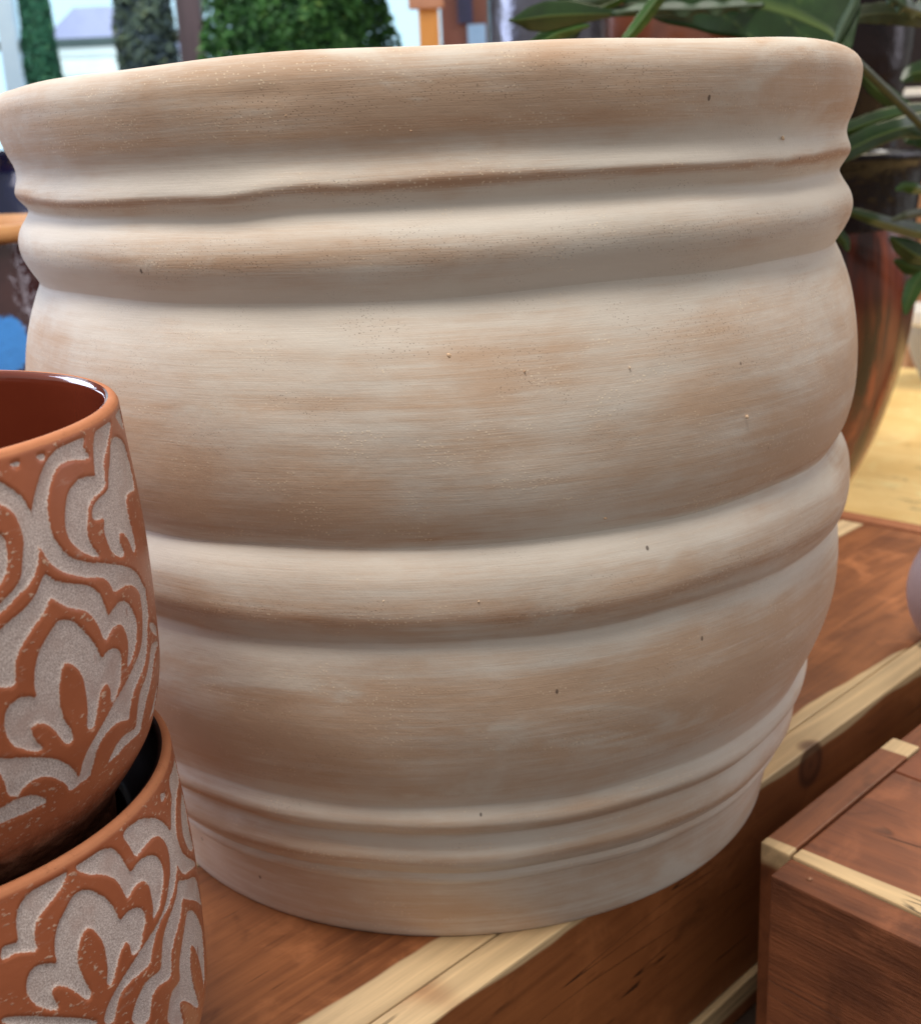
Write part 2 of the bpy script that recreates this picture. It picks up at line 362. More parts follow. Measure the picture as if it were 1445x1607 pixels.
def mat_whitewash():
    b = MatB('whitewashed_clay')
    wear = b.attr('wear')
    line = b.attr('crest')
    streak = b.noise(b.coords((2.0, 2.0, 72)), 3.2, 8, 0.70)
    patch = b.noise(b.coords((1.0, 1.0, 3.2), loc=(3, 1, 2)), 7.5, 6, 0.62, 0.5)
    fine = b.noise(b.coords((14, 14, 460)), 4, 4, 0.65)
    v = b.math('ADD', wear, b.math('MULTIPLY', b.math('SUBTRACT', streak, 0.5), 1.1))
    v = b.math('ADD', v, b.math('MULTIPLY', b.math('SUBTRACT', patch, 0.5), 1.5))
    v = b.math('ADD', v, b.math('MULTIPLY', b.math('SUBTRACT', fine, 0.5), 0.5))
    blotch = b.noise(b.coords((1.2, 1.2, 1.7), loc=(7, 3, 9)), 13, 5, 0.6, 0.3)
    v = b.math('ADD', v, b.math('MULTIPLY', b.math('SUBTRACT', blotch, 0.5), 1.0))
    f = b.step(v, 0.02, 0.92)
    tone = b.noise(b.coords((1, 1, 2.5), loc=(9, 4, 1)), 14, 3, 0.5)
    clay = b.mix(tone, srgb(184, 150, 122), srgb(203, 172, 145))
    wash = b.mix(b.noise(b.coords((1.5, 1.5, 14), loc=(5, 5, 5)), 9, 4, 0.6), srgb(204, 193, 181), srgb(222, 214, 204))
    col = b.mix(b.math('MULTIPLY', f, 0.86), wash, clay)
    lv = b.math('ADD', line, b.math('MULTIPLY', b.math('SUBTRACT', patch, 0.5), 1.6))
    lv = b.math('ADD', lv, b.math('MULTIPLY', b.math('SUBTRACT', fine, 0.5), 0.8))
    col = b.mix(b.math('MULTIPLY', b.step(lv, 0.2, 1.15), 0.75), col, srgb(176, 136, 108))
    # chalky smears of thicker wash
    ch = b.noise(b.coords((1.0, 1.0, 2.6), loc=(11, 8, 6)), 9, 6, 0.6, 0.6)
    ch = b.math('SUBTRACT', b.math('ADD', ch, b.math('MULTIPLY', b.math('SUBTRACT', streak, 0.5), 0.3)), b.math('MULTIPLY', wear, 0.06))
    col = b.mix(b.math('MULTIPLY', b.step(ch, 0.53, 0.66), 0.75), col, srgb(214, 206, 195))
    # dry pale brush strokes
    brush = b.noise(b.coords((5, 5, 190), loc=(1, 6, 2)), 3.0, 4, 0.7)
    col = b.mix(b.math('MULTIPLY', b.step(brush, 0.62, 0.74), 0.4), col, srgb(226, 214, 202))
    # sandy grains where the wash has worn away, and small pits
    sel = b.math('ADD', b.math('MULTIPLY', wear, 0.16), b.math('MULTIPLY', line, 0.20))
    gn = b.voronoi(b.coords((1, 1, 1)), 560)
    gsel = b.noise(b.coords((1, 1, 2.5), loc=(2, 7, 3)), 30, 3, 0.6)
    grain = b.math('MULTIPLY', b.step(gn, 0.30, 0.14), b.step(b.math('ADD', gsel, sel), 0.60, 0.76))
    col = b.mix(b.math('MULTIPLY', grain, 0.5), col, srgb(240, 222, 194))
    pn = b.voronoi(b.coords((1, 1, 0.8), loc=(0.3, 0.2, 0.7)), 860)
    psel = b.noise(b.coords((1, 1, 3.0), loc=(8, 2, 5)), 24, 3, 0.6)
    pit = b.math('MULTIPLY', b.step(pn, 0.26, 0.12), b.step(b.math('ADD', psel, b.math('MULTIPLY', b.attr('pitted'), 0.30)), 0.56, 0.74))
    col = b.mix(b.math('MULTIPLY', b.math('MULTIPLY', pit, b.noise(b.coords((1, 1, 1)), 210, 2, 0.5)), 1.0), col, srgb(96, 74, 62))
    rare = b.voronoi(b.coords((1, 1, 0.55), loc=(0.13, 0.62, 0.4)), 42)
    col = b.mix(b.math('MULTIPLY', b.step(rare, 0.036, 0.022), 0.75), col, srgb(62, 48, 42))
    h = b.math('ADD', b.math('MULTIPLY', fine, 0.6), b.math('MULTIPLY', streak, 0.45))
    h = b.math('ADD', h, b.math('MULTIPLY', grain, 0.45))
    h = b.math('SUBTRACT', h, b.math('MULTIPLY', pit, 0.9))
    lump = b.noise(b.coords((1, 1, 1.6)), 26, 3, 0.5)
    h = b.math('ADD', h, b.math('MULTIPLY', b.noise(b.coords((1, 1, 1)), 420, 3, 0.7), 0.6))
    nrm = b.bump(h, 0.22, 0.0008)
    nrm = b.bump(lump, 0.4, 0.002, nrm)
    return b.fin(col, b.math('ADD', 0.74, b.math('MULTIPLY', f, 0.08)), nrm, spec=0.25)


def mat_carved():
    b = MatB('carved_terracotta')
    sd = b.attr('carve')          # signed distance to the carved edge in mm, inside > 0
    lip = b.attr('rim')
    foot = b.attr('foot')
    rag = b.noise(b.coords((1, 1, 1)), 1100, 4, 0.7)
    rag2 = b.noise(b.coords((1, 1, 1)), 260, 3, 0.6)
    d = b.math('ADD', sd, b.math('MULTIPLY', b.math('SUBTRACT', rag, 0.5), 1.3))
    d = b.math('ADD', d, b.math('MULTIPLY', b.math('SUBTRACT', rag2, 0.5), 0.5))
    f = b.step(d, -0.12, 0.12)
    sandn = b.noise(b.coords((1, 1, 1)), 2300, 2, 0.8)
    sand = b.mix(b.step(sandn, 0.36, 0.66), srgb(178, 157, 149), srgb(244, 230, 224))
    sand = b.mix(b.step(b.noise(b.coords((1, 1, 1), loc=(4, 4, 4)), 55, 4, 0.6), 0.45, 0.8), sand, srgb(196, 168, 158))
    smear = b.noise(b.coords((3, 3, 1), loc=(1, 2, 3), rot=(0.5, 0.6, 0)), 40, 4, 0.6)
    sand = b.mix(b.math('MULTIPLY', b.step(smear, 0.66, 0.76), 0.75), sand, srgb(160, 92, 66))
    clay = b.mix(b.noise(b.coords((1, 1, 1)), 60, 4, 0.6), srgb(164, 90, 58), srgb(188, 110, 74))
    chip = b.math('MULTIPLY', b.step(b.noise(b.coords((1, 1, 2.2), rot=(0.3, 0.2, 0.4)), 340, 3, 0.6), 0.60, 0.65),
                  b.step(b.noise(b.coords((1, 1, 1), loc=(6, 1, 1)), 45, 3, 0.6), 0.40, 0.56))
    clay = b.mix(b.math('MULTIPLY', chip, 0.75), clay, srgb(226, 196, 172))
    worn = b.math('MULTIPLY', b.step(b.noise(b.coords((1, 1, 4), loc=(2, 2, 9)), 70, 5, 0.7), 0.60, 0.72), 0.45)
    clay = b.mix(worn, clay, srgb(196, 160, 142))
    edge = b.math('MULTIPLY', b.step(d, -0.10, 0.02), b.step(d, 0.30, 0.10))
    col = b.mix(f, clay, sand)
    col = b.mix(b.math('MULTIPLY', edge, 0.6), col, srgb(232, 206, 190))
    col = b.mix(b.math('MULTIPLY', foot, 0.85), col, b.mix(b.step(b.noise(b.coords((1, 1, 1.4)), 150, 6, 0.75), 0.36, 0.74), srgb(96, 50, 36), srgb(168, 112, 88)))
    rimc = b.mix(b.noise(b.coords((1, 1, 1)), 90, 4, 0.6), srgb(184, 114, 76), srgb(206, 138, 98))
    col = b.mix(lip, col, rimc)
    h = b.math('ADD', b.math('ADD', b.math('MULTIPLY', b.math('MULTIPLY', sandn, f), 0.55), b.math('MULTIPLY', f, -0.6)), b.math('MULTIPLY', chip, 0.8))
    h = b.math('ADD', h, b.math('MULTIPLY', b.noise(b.coords((1, 1, 1.5)), 150, 4, 0.7), b.math('ADD', 0.3, b.math('MULTIPLY', foot, 3.0))))
    rough = b.math('ADD', 0.38, b.math('MULTIPLY', b.math('MAXIMUM', f, lip), 0.42), clamp=True)
    return b.fin(col, rough, b.bump(h, 0.55, 0.0006), spec=0.4)


def mat_glaze(name, c1, c2, c3=None, rough=0.12, scale=4.0, stretch=0.5, bumpy=0.15, bscale=30, metallic=0.0, coat=0.6, patch=None, spec=0.5):
    b = MatB(name)
    n1 = b.noise(b.coords((1, 1, stretch)), scale, 5, 0.55, 0.6)
    col = b.mix(b.step(n1, 0.35, 0.65), c1, c2)
    if c3:
        n2 = b.noise(b.coords((1, 1, stretch), loc=(3, 3, 3)), scale * 1.3, 4, 0.6, 0.5)
        col = b.mix(b.step(n2, 0.50, 0.66), col, c3)
    if patch:  # patch (centre, radius, colour): a reflection painted into the glaze
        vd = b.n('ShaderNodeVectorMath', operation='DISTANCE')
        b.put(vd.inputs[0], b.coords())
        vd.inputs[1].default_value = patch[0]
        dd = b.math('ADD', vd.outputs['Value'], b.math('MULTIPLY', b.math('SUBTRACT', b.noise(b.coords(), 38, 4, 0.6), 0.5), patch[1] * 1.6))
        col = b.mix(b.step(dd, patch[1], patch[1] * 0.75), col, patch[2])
    nrm = b.bump(b.noise(b.coords(), bscale, 3, 0.5), bumpy, 0.006)
    return b.fin(col, rough, nrm, coat=coat, metallic=metallic, spec=spec, Coat_Roughness=0.06)


def mat_plain(name, c1, c2=None, rough=0.6, scale=12, bumpy=0.15, bdist=0.001, stretch=(1, 1, 1), spec=None):
    b = MatB(name)
    n1 = b.noise(b.coords(stretch), scale, 5, 0.6)
    col = b.mix(b.step(n1, 0.3, 0.7), c1, c2 or c1)
    return b.fin(col, rough, b.bump(n1, bumpy, bdist), spec=spec)


def mat_wood(name, grain='X', base=(166, 100, 64), dark=(112, 58, 34), sapc=(224, 193, 148), saps=(), knots=(), rough=0.55, rugged=0.0, seed=0.0, cracks=1.0, tilt=0.0):
    """saps: (axis, pos, sign, wander, soft) -> pale sapwood where sign*(coord-pos) > 0; knots: (x, y, z, radius)"""
    b = MatB(name)
    sc = {'X': (2.2, 30, 30), 'Y': (30, 2.2, 30), 'Z': (30, 30, 2.2)}[grain]
    sc_f = tuple(s * (5 if s < 5 else 9) for s in sc)
    L0 = (seed * 3.1, seed * 1.7, seed * 2.3)
    obj = b.coords((1, 1, 1))
    xyz = b.sep(obj)
    warp = b.noise(b.coords(tuple(s * 0.35 for s in sc), L0), 2.0, 4, 0.5, 0.8)
    wave = b.math('FRACT', b.math('MULTIPLY', warp, 6.0))
    wave = b.math('ABSOLUTE', b.math('SUBTRACT', b.math('MULTIPLY', wave, 2.0), 1.0))
    fib = b.noise(b.coords(sc_f, L0), 2.0, 6, 0.72)
    blot = b.noise(b.coords((3, 3, 3), L0), 3.0, 4, 0.55)
    g = b.math('ADD', b.math('MULTIPLY', wave, 0.16), b.math('MULTIPLY', fib, 0.42))
    g = b.math('ADD', g, b.math('MULTIPLY', blot, 0.75))
    col = b.mix(b.step(g, 0.34, 0.98), srgb(*dark), srgb(*base))
    bloom = b.noise(b.coords((5, 5, 5), (L0[0] + 3, 2, 7)), 4.0, 6, 0.62, 0.6)
    col = b.mix(b.math('MULTIPLY', b.step(bloom, 0.52, 0.72), 0.32), col, srgb(*[min(255, int(c * 1.22 + 16)) for c in base]))
    col = b.mix(b.math('MULTIPLY', b.step(bloom, 0.42, 0.28), 0.45), col, srgb(*[int(c * 0.72) for c in dark]))
    fleck = b.voronoi(b.coords(tuple(s * (3.2 if s < 5 else 5.5) for s in sc), L0), 2.2)
    flk = b.math('MULTIPLY', b.step(fleck, 0.20, 0.10), b.step(b.noise(b.coords((4, 4, 4), L0), 9, 3, 0.5), 0.5, 0.62))
    col = b.mix(b.math('MULTIPLY', flk, 0.5), col, srgb(*[int(c * 0.6) for c in dark]))
    sapcol = b.mix(b.step(b.math('ADD', b.math('MULTIPLY', fib, 0.6), b.math('MULTIPLY', wave, 0.3)), 0.25, 0.75), srgb(*[int(c * 0.86) for c in sapc]), srgb(*sapc))
    for ax, pos, sgn, wander, soft, *zlim in saps:
        c = b.math('ADD', xyz['XYZ'.index(ax)], b.math('MULTIPLY', xyz[0], -tilt)) if tilt else xyz['XYZ'.index(ax)]
        nn = b.math('MULTIPLY', b.math('SUBTRACT', b.noise(b.coords(tuple(6.0 if s < 5 else 2.5 for s in sc), (L0[0] + pos * 40, 1, 2)), 1.2, 3, 0.5), 0.5), wander)
        e = b.math('MULTIPLY', b.math('SUBTRACT', b.math('ADD', c, nn), pos), sgn)
        sf = b.step(e, -soft, soft)
        if zlim:
            sf = b.math('MULTIPLY', sf, b.step(b.math('ADD', xyz[2], nn), zlim[0] - 0.004, zlim[0] + 0.002))
        col = b.mix(sf, col, sapcol)
    for kx, ky, kz, kr in knots:
        vd = b.n('ShaderNodeVectorMath', operation='DISTANCE')
        b.put(vd.inputs[0], obj)
        vd.inputs[1].default_value = (kx, ky, kz)
        dd = b.math('ADD', vd.outputs['Value'], b.math('MULTIPLY', b.math('SUBTRACT', blot, 0.5), kr * 0.8))
        rings = b.math('ABSOLUTE', b.math('SINE', b.math('MULTIPLY', dd, 5.0 / kr)))
        kc = b.mix(rings, srgb(70, 38, 24), srgb(108, 64, 40))
        col = b.mix(b.math('MULTIPLY', b.step(dd, kr, kr * 0.75), 0.85), col, kc)
    crk = b.noise(b.coords(tuple(s * 0.8 for s in sc), (L0[0] + 5, 3, 8)), 1.5, 2, 0.5, 0.4)
    crack = b.math('MULTIPLY', b.math('MULTIPLY', b.step(b.math('ABSOLUTE', b.math('SUBTRACT', crk, 0.5)), 0.006, 0.002), b.step(blot, 0.56, 0.62)), cracks)
    col = b.mix(b.math('MULTIPLY', crack, 0.8), col, srgb(34, 17, 10))
    h = b.math('ADD', b.math('MULTIPLY', fib, 0.6), b.math('MULTIPLY', crack, -1.0))
    nrm = b.bump(h, 0.3 + rugged * 0.5, 0.0008 + rugged * 0.0015)
    return b.fin(col, b.math('ADD', rough - 0.08, b.math('MULTIPLY', fib, 0.2)), nrm, spec=0.35)


def mat_leaf(name, top, vein, rough=0.32, spec=0.5):
    b = MatB(name)
    n1 = b.noise(b.coords((1, 1, 1)), 25, 4, 0.6)
    v = b.attr('vein')
    col = b.mix(b.step(n1, 0.3, 0.75), srgb(*top), srgb(*[min(255, int(c * 1.35 + 6)) for c in top]))
    col = b.mix(v, col, srgb(*vein))
    return b.fin(col, rough, b.bump(b.math('ADD', n1, v), 0.25, 0.002), spec=spec)


def mat_needles(name, a, c, e):
    b = MatB(name)
    t = b.attr('tint')
    col = b.mix(b.step(t, 0.0, 0.6), srgb(*a), srgb(*c))
    col = b.mix(b.step(t, 0.62, 1.0), col, srgb(*e))
    return b.fin(col, 0.6, None, spec=0.2)


M_WASH = mat_whitewash()
M_CARVED = mat_carved()
M_INDARK = MatB('inside_glaze_painted_shade').fin(srgb(40, 20, 16), 0.5, None, spec=0.15)  # dark copy of the inside glaze, shade of the lower pot put into the colour
M_INGLAZE = mat_glaze('brown_inside_glaze', srgb(100, 40, 26), srgb(116, 50, 32), rough=0.12, scale=9, bumpy=0.06, bscale=60)

# ================================================================== the whitewashed pot
BIG_PROFILE = [(0.0000, 0.1812), (0.0030, 0.1828), (0.0150, 0.1850), (0.0270, 0.1870), (0.0330, 0.1880), (0.0348, 0.1884), (0.0356, 0.1896), (0.0380, 0.1928),
    (0.0405, 0.1938), (0.0425, 0.1934), (0.0436, 0.1930), (0.0448, 0.1940), (0.0480, 0.1972), (0.0520, 0.1996), (0.0560, 0.2004), (0.0600, 0.1998), (0.0650, 0.1982), (0.0668, 0.1980),
    (0.0680, 0.1990), (0.0710, 0.2028), (0.0750, 0.2056), (0.0785, 0.2060), (0.0820, 0.2048), (0.0846, 0.2038), (0.0870, 0.2046), (0.0930, 0.2072), (0.1070, 0.2130), (0.1275, 0.2178),
    (0.1460, 0.2194), (0.1600, 0.2192), (0.1680, 0.2180), (0.1708, 0.2176), (0.1724, 0.2182), (0.1765, 0.2212), (0.1830, 0.2236), (0.1900, 0.2240), (0.1990, 0.2230), (0.2050, 0.2210),
    (0.2095, 0.2184), (0.2122, 0.2160), (0.2131, 0.2157), (0.2142, 0.2164), (0.2220, 0.2206), (0.2350, 0.2238), (0.2485, 0.2251), (0.2650, 0.2248), (0.2810, 0.2222),
    (0.2940, 0.2186), (0.3050, 0.2142), (0.3105, 0.2115), (0.3126, 0.2108), (0.3142, 0.2113), (0.3205, 0.2150), (0.3265, 0.2176), (0.3325, 0.2182), (0.3380, 0.2166),
    (0.3430, 0.2134), (0.3462, 0.2116), (0.3478, 0.2114), (0.3496, 0.2122), (0.3540, 0.2152), (0.3568, 0.2163), (0.3592, 0.2160), (0.3625, 0.2148), (0.3650, 0.2143), (0.3672, 0.2145), (0.3700, 0.2153),
    (0.3745, 0.2172), (0.3826, 0.2194), (0.3895, 0.2205), (0.3955, 0.2206), (0.4002, 0.2186), (0.4032, 0.2148), (0.4044, 0.2090), (0.4036, 0.2030),
    (0.4000, 0.1995), (0.3800, 0.1970), (0.3300, 0.1960), (0.2600, 0.2010), (0.1800, 0.1990), (0.1000, 0.1880), (0.0250, 0.1650), (0.0200, 0.1500), (0.0200, 0.0010)]
N_OUT = 72
WEAR = [(0.0, 0.40), (0.03, 0.38), (0.036, 0.3), (0.045, 0.2), (0.053, 0.5), (0.058, 0.4), (0.064, 0.2), (0.074, 0.5), (0.084, 0.2), (0.092, 0.42),
    (0.11, 0.62), (0.15, 0.62), (0.16, 0.35), (0.168, 0.05), (0.176, 0.3), (0.19, 0.42), (0.203, 0.15), (0.2125, 0.02), (0.218, 0.45), (0.225, 0.66),
    (0.245, 0.62), (0.262, 0.5), (0.28, 0.42), (0.297, 0.3), (0.308, 0.08), (0.316, 0.05), (0.324, 0.2), (0.331, 0.42), (0.338, 0.12), (0.346, 0.0), (0.351, 0.15),
    (0.3555, 0.4), (0.359, 0.2), (0.363, 0.0), (0.369, 0.15), (0.376, 0.6), (0.388, 0.6), (0.396, 0.5), (0.402, 0.4), (0.406, 0.3)]
CREST = [(0.3555, 0.0028, 1.0), (0.3765, 0.0035, 0.42), (0.329, 0.004, 0.30), (0.1835, 0.004, 0.70), (0.217, 0.004, 0.5), (0.053, 0.0025, 0.62), (0.0725, 0.003, 0.5), (0.0405, 0.0015, 0.4), (0.398, 0.006, 0.35)]
PITTED = [(0.330, 0.007, 1.0), (0.39, 0.012, 0.55), (0.352, 0.005, 0.5), (0.187, 0.006, 0.6), (0.29, 0.02, 0.4), (0.12, 0.03, 0.3)]

pot = empty('planter_pot')
tag(pot, 'large whitewashed ribbed clay pot standing on the wooden crate', 'pot')
P = smooth_profile(BIG_PROFILE, 6)
SEG = 720
th = np.linspace(-PI, PI, SEG, endpoint=False)
Z = np.repeat(P[:, 0], SEG)
RR = np.repeat(P[:, 1], SEG)
T = np.tile(th, len(P))
outer = np.repeat((np.arange(len(P)) < N_OUT * 6).astype(float), SEG)
wear = np.interp(Z, [w[0] for w in WEAR], [w[1] for w in WEAR])
ss = lambda x, a, b_: np.clip((x - a) / (b_ - a), 0, 1) ** 2 * (3 - 2 * np.clip((x - a) / (b_ - a), 0, 1))
gz = lambda c, w: np.exp(-((Z - c) / w) ** 2)
crest = sum(a * gz(c, w) for c, w, a in CREST)
pitted = sum(a * gz(c, w) for c, w, a in PITTED)
# hand thrown: ridges wander up and down a little
dz = 0.0009 * np.sin(2 * T + 9 * Z) + 0.0006 * np.sin(5 * T + 40 * Z + 1.0) + 0.0004 * np.sin(11 * T - 70 * Z)
dz += gz(0.357, 0.008) * (-0.0019 * ss(-T, 1.84, 1.97) + 0.0008 * np.exp(-((T + 1.80) / 0.06) ** 2) + 0.0005 * np.sin(9 * T + 0.6))
dz += gz(0.190, 0.02) * 0.0012 * np.sin(7 * T + 2)
dr = 0.0006 * np.sin(3 * T + 1) + 0.0004 * np.sin(8 * T + 30 * Z) + 0.0003 * np.sin(17 * T + 60 * Z)
dent_rng = np.random.default_rng(21)
for _ in range(70):   # small dents, tool marks and nicks left by hand and transport
    ta, za = dent_rng.uniform(-PI, PI), dent_rng.uniform(0.02, 0.40)
    wa, wz = dent_rng.uniform(0.01, 0.07), dent_rng.uniform(0.0015, 0.007)
    dr = dr - dent_rng.uniform(-0.0003, 0.00035) * np.exp(-((np.mod(T - ta + PI, 2 * PI) - PI) / wa) ** 2 - ((Z - za) / wz) ** 2)
fade = ss(Z, 0.004, 0.03)
ZZ = Z + dz * fade
RR = RR + dr * fade
V = np.stack([RR * np.cos(T), RR * np.sin(T), ZZ], -1)
F_ = ring_faces(len(P), SEG)
F_.append(tuple(range(SEG - 1, -1, -1)))
pot_wall = add_mesh('pot_wall', V, F_, M_WASH, pot, attrs={'wear': wear * 1.12 + 0.04, 'crest': crest, 'pitted': pitted})

# clay crumbs stuck in the surface
bm = bmesh.new()
prof_out = P[:N_OUT * 6]
prof_out = prof_out[np.argsort(prof_out[:, 0])]


def pot_hit(x, y):
    d = ray(x, y)
    d = d / np.linalg.norm(d)
    t = np.linspace(0.35, 0.75, 8000)
    Q = CAM + t[:, None] * d
    i = np.argmax(np.hypot(Q[:, 0], Q[:, 1]) < np.interp(Q[:, 2], prof_out[:, 0], prof_out[:, 1]))
    return Q[i]


for x, y, s in [(705, 558, 1.5), (612, 734, 1.1), (1172, 654, 1.3), (385, 200, 1.2), (449, 181, 0.9), (1228, 217, 1.2), (346, 587, 0.8), (949, 813, 1.2),
                (602, 943, 1.2), (988, 577, 0.7), (495, 1282, 0.9), (463, 284, 1.0), (645, 205, 0.8), (823, 583, 0.7), (751, 944, 0.7), (545, 905, 0.6)]:
    q = pot_hit(x, y)
    mtx = Matrix.Translation(Vector(q)) @ Matrix.Rotation(random.random() * 3, 4, 'Y') @ Matrix.Diagonal((0.0007 * s, 0.0004 * s, 0.0005 * s, 1))
    r = bmesh.ops.create_icosphere(bm, subdivisions=2, radius=1.0, matrix=mtx)
    for v in r['verts']:
        v.co += Vector((random.uniform(-1, 1), random.uniform(-1, 1), random.uniform(-1, 1))) * 0.00015 * s
tag(from_bm('clay_crumbs', bm, mat_plain('pale_clay_crumb', srgb(232, 208, 180), srgb(205, 165, 130), 0.8), pot, smooth=True), kind='stuff')


# ================================================================== the two carved terracotta pots
def chaikin(p, k=2):
    p = np.array(p)
    for _ in range(k):
        q = np.roll(p, -1, 0)
        p = np.stack([0.75 * p + 0.25 * q, 0.25 * p + 0.75 * q], 1).reshape(-1, 2)
    return p


def carve_field(pattern, rad0, th0, th1, z0, z1, nth, nz):
    """signed distance (mm, inside carved ground > 0) on a (theta, z) grid"""
    tt = np.linspace(th0, th1, nth)
    zz = np.linspace(z0, z1, nz)
    TT, ZG = np.meshgrid(tt, zz, indexing='ij')
    X = np.stack([TT * rad0, ZG], -1).reshape(-1, 2).astype(np.float32)
    best = np.full(len(X), -1e3, np.float32)
    for flat in pattern:
        p = np.array(flat).reshape(-1, 2)
        p = chaikin(p * [rad0, 1.0], 2).astype(np.float32)
        lo = p.min(0) - 0.012
        hi = p.max(0) + 0.012
        sel = np.where(((X > lo) & (X < hi)).all(1))[0]
        if len(sel) == 0:
            continue
        q = np.roll(p, -1, 0)
        e = q - p
        L2 = (e * e).sum(1) + 1e-14
        for s0 in range(0, len(sel), 6000):
            ix = sel[s0:s0 + 6000]
            x = X[ix]
            w = x[:, None, :] - p[None]
            t = np.clip((w * e).sum(-1) / L2, 0, 1)
            d = np.sqrt(((w - t[..., None] * e) ** 2).sum(-1)).min(1)
            c = (p[None, :, 1] > x[:, None, 1]) != (q[None, :, 1] > x[:, None, 1])
            xi = p[None, :, 0] + (x[:, None, 1] - p[None, :, 1]) / (q[None, :, 1] - p[None, :, 1] + 1e-12) * e[None, :, 0]
            ins = ((c & (x[:, None, 0] < xi)).sum(1) % 2).astype(bool)
            sd = np.where(ins, d, -d) * 1000
            best[ix] = np.maximum(best[ix], sd)
    return np.clip(best, -8, 8).reshape(nth, nz)


SMALL_OUT = [(0.0000, 0.0728), (0.0015, 0.0738), (0.0060, 0.0742), (0.0160, 0.0752), (0.0276, 0.0818), (0.0353, 0.0872), (0.0453, 0.0926), (0.0628, 0.0967),
    (0.0799, 0.0976), (0.0971, 0.0979), (0.1138, 0.0977), (0.1301, 0.0969), (0.1438, 0.0958), (0.1592, 0.0945)]
SMALL_LIP = [(0.1600, 0.0944), (0.1613, 0.0936), (0.1619, 0.0924), (0.1619, 0.0912)]
SMALL_IN = [(0.1619, 0.0912), (0.1614, 0.0902), (0.1604, 0.0895), (0.1590, 0.0892), (0.1540, 0.0890), (0.1440, 0.0862), (0.1335, 0.0782), (0.1305, 0.0745), (0.1100, 0.0735), (0.0500, 0.0720), (0.0260, 0.0660), (0.0200, 0.0600), (0.0200, 0.0005)]
SMALL_IN_TOP = [(0.1619, 0.0912), (0.1614, 0.0902), (0.1604, 0.0895), (0.1590, 0.0892), (0.1540, 0.0889), (0.1300, 0.0882), (0.0900, 0.0872), (0.0500, 0.0860), (0.0300, 0.0780), (0.0250, 0.0600), (0.0250, 0.0005)]


def carved_pot(label, loc, pattern, th0, th1, notch, inside):
    root = empty('carved_pot', loc)
    tag(root, label, 'pot', 'carved terracotta pots stacked at the left')
    seg = 1000
    body = smooth_profile(SMALL_OUT, 18)
    lip = smooth_profile(SMALL_LIP, 4)
    prof = np.vstack([body, lip])
    nrow = len(prof)
    nb = len(body)
    th = np.linspace(-PI, PI, seg, endpoint=False)
    T = np.tile(th, nrow)
    Z = np.repeat(prof[:, 0], seg)
    Rr = np.repeat(prof[:, 1], seg)
    span = th1 - th0
    G = carve_field(pattern, 0.0965, th0, th1, 0.0, 0.165, 420, 420)
    u = np.mod(T - th0, 2 * span)
    u = np.where(u > span, 2 * span - u, u) / span * 419
    v = np.clip(Z / 0.165, 0, 1) * 419
    i0 = np.clip(u.astype(int), 0, 418)
    j0 = np.clip(v.astype(int), 0, 418)
    fu = u - i0
    fv = v - j0
    sd = G[i0, j0] * (1 - fu) * (1 - fv) + G[i0 + 1, j0] * fu * (1 - fv) + G[i0, j0 + 1] * (1 - fu) * fv + G[i0 + 1, j0 + 1] * fu * fv
    row = np.repeat(np.arange(nrow), seg)
    sd = np.where(row >= nb - 2, -3.0, sd)
    carved = ss(sd, -0.35, 0.35)
    Rr = Rr - carved * 0.0006 + 0.0003 * np.sin(3 * T + 20 * Z) * ss(Z, 0.16, 0.14)
    for a, w in notch:
        k = ss(np.abs(np.mod(T - a + PI, 2 * PI) - PI), w + 0.02, w - 0.02) * ss(Z, 0.036, 0.024)
        Rr = Rr - k * 0.016
        Z = Z + k * ss(Z, 0.022, 0.0) * 0.013
    rim = ss(row.astype(float), nb - 1.5, nb + 1.5)
    foot = ss(Z, 0.050, 0.030)
    V = np.stack([Rr * np.cos(T), Rr * np.sin(T), Z], -1)
    F_ = ring_faces(nrow, seg)
    add_mesh('carved_wall', V, F_, M_CARVED, root, attrs={'carve': sd, 'rim': rim, 'foot': foot})
    inner = smooth_profile(inside, 5)
    s2 = 200
    t2 = np.linspace(-PI, PI, s2, endpoint=False)
    T2 = np.tile(t2, len(inner))
    R2 = np.repeat(inner[:, 1], s2)
    Z2 = np.repeat(inner[:, 0], s2)
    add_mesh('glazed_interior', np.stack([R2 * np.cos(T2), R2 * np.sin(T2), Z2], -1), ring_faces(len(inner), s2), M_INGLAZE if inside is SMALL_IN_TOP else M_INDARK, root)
    # closed underside
    s3 = 120
    t3 = np.linspace(-PI, PI, s3, endpoint=False)
    vv = [(0, 0, 0.014)]
    for r_, z_ in ((0.055, 0.014), (0.060, 0.006), (0.064, 0.001), (0.0729, 0.0002)):
        vv += [(r_ * math.cos(a), r_ * math.sin(a), z_) for a in t3]
    ff = [(0, 1 + (j + 1) % s3, 1 + j) for j in range(s3)]
    for i in range(3):
        ff += [(1 + i * s3 + j, 1 + i * s3 + (j + 1) % s3, 1 + (i + 1) * s3 + (j + 1) % s3, 1 + (i + 1) * s3 + j) for j in range(s3)]
    add_mesh('underside', vv, ff, M_INGLAZE, root)
    return root


SP = (-0.2034, -0.2963)
carved_pot('carved terracotta pot on top of the stack, brown glaze showing inside', (SP[0], SP[1], 0.1306), UP_PATTERN, -0.88, 0.29, [(-1.10, 0.30)], SMALL_IN_TOP)
carved_pot('carved terracotta pot at the bottom of the stack, another pot nested in it', (SP[0] + 0.003, SP[1], 0.0), LO_PATTERN, -0.98, 0.30, [], SMALL_IN)

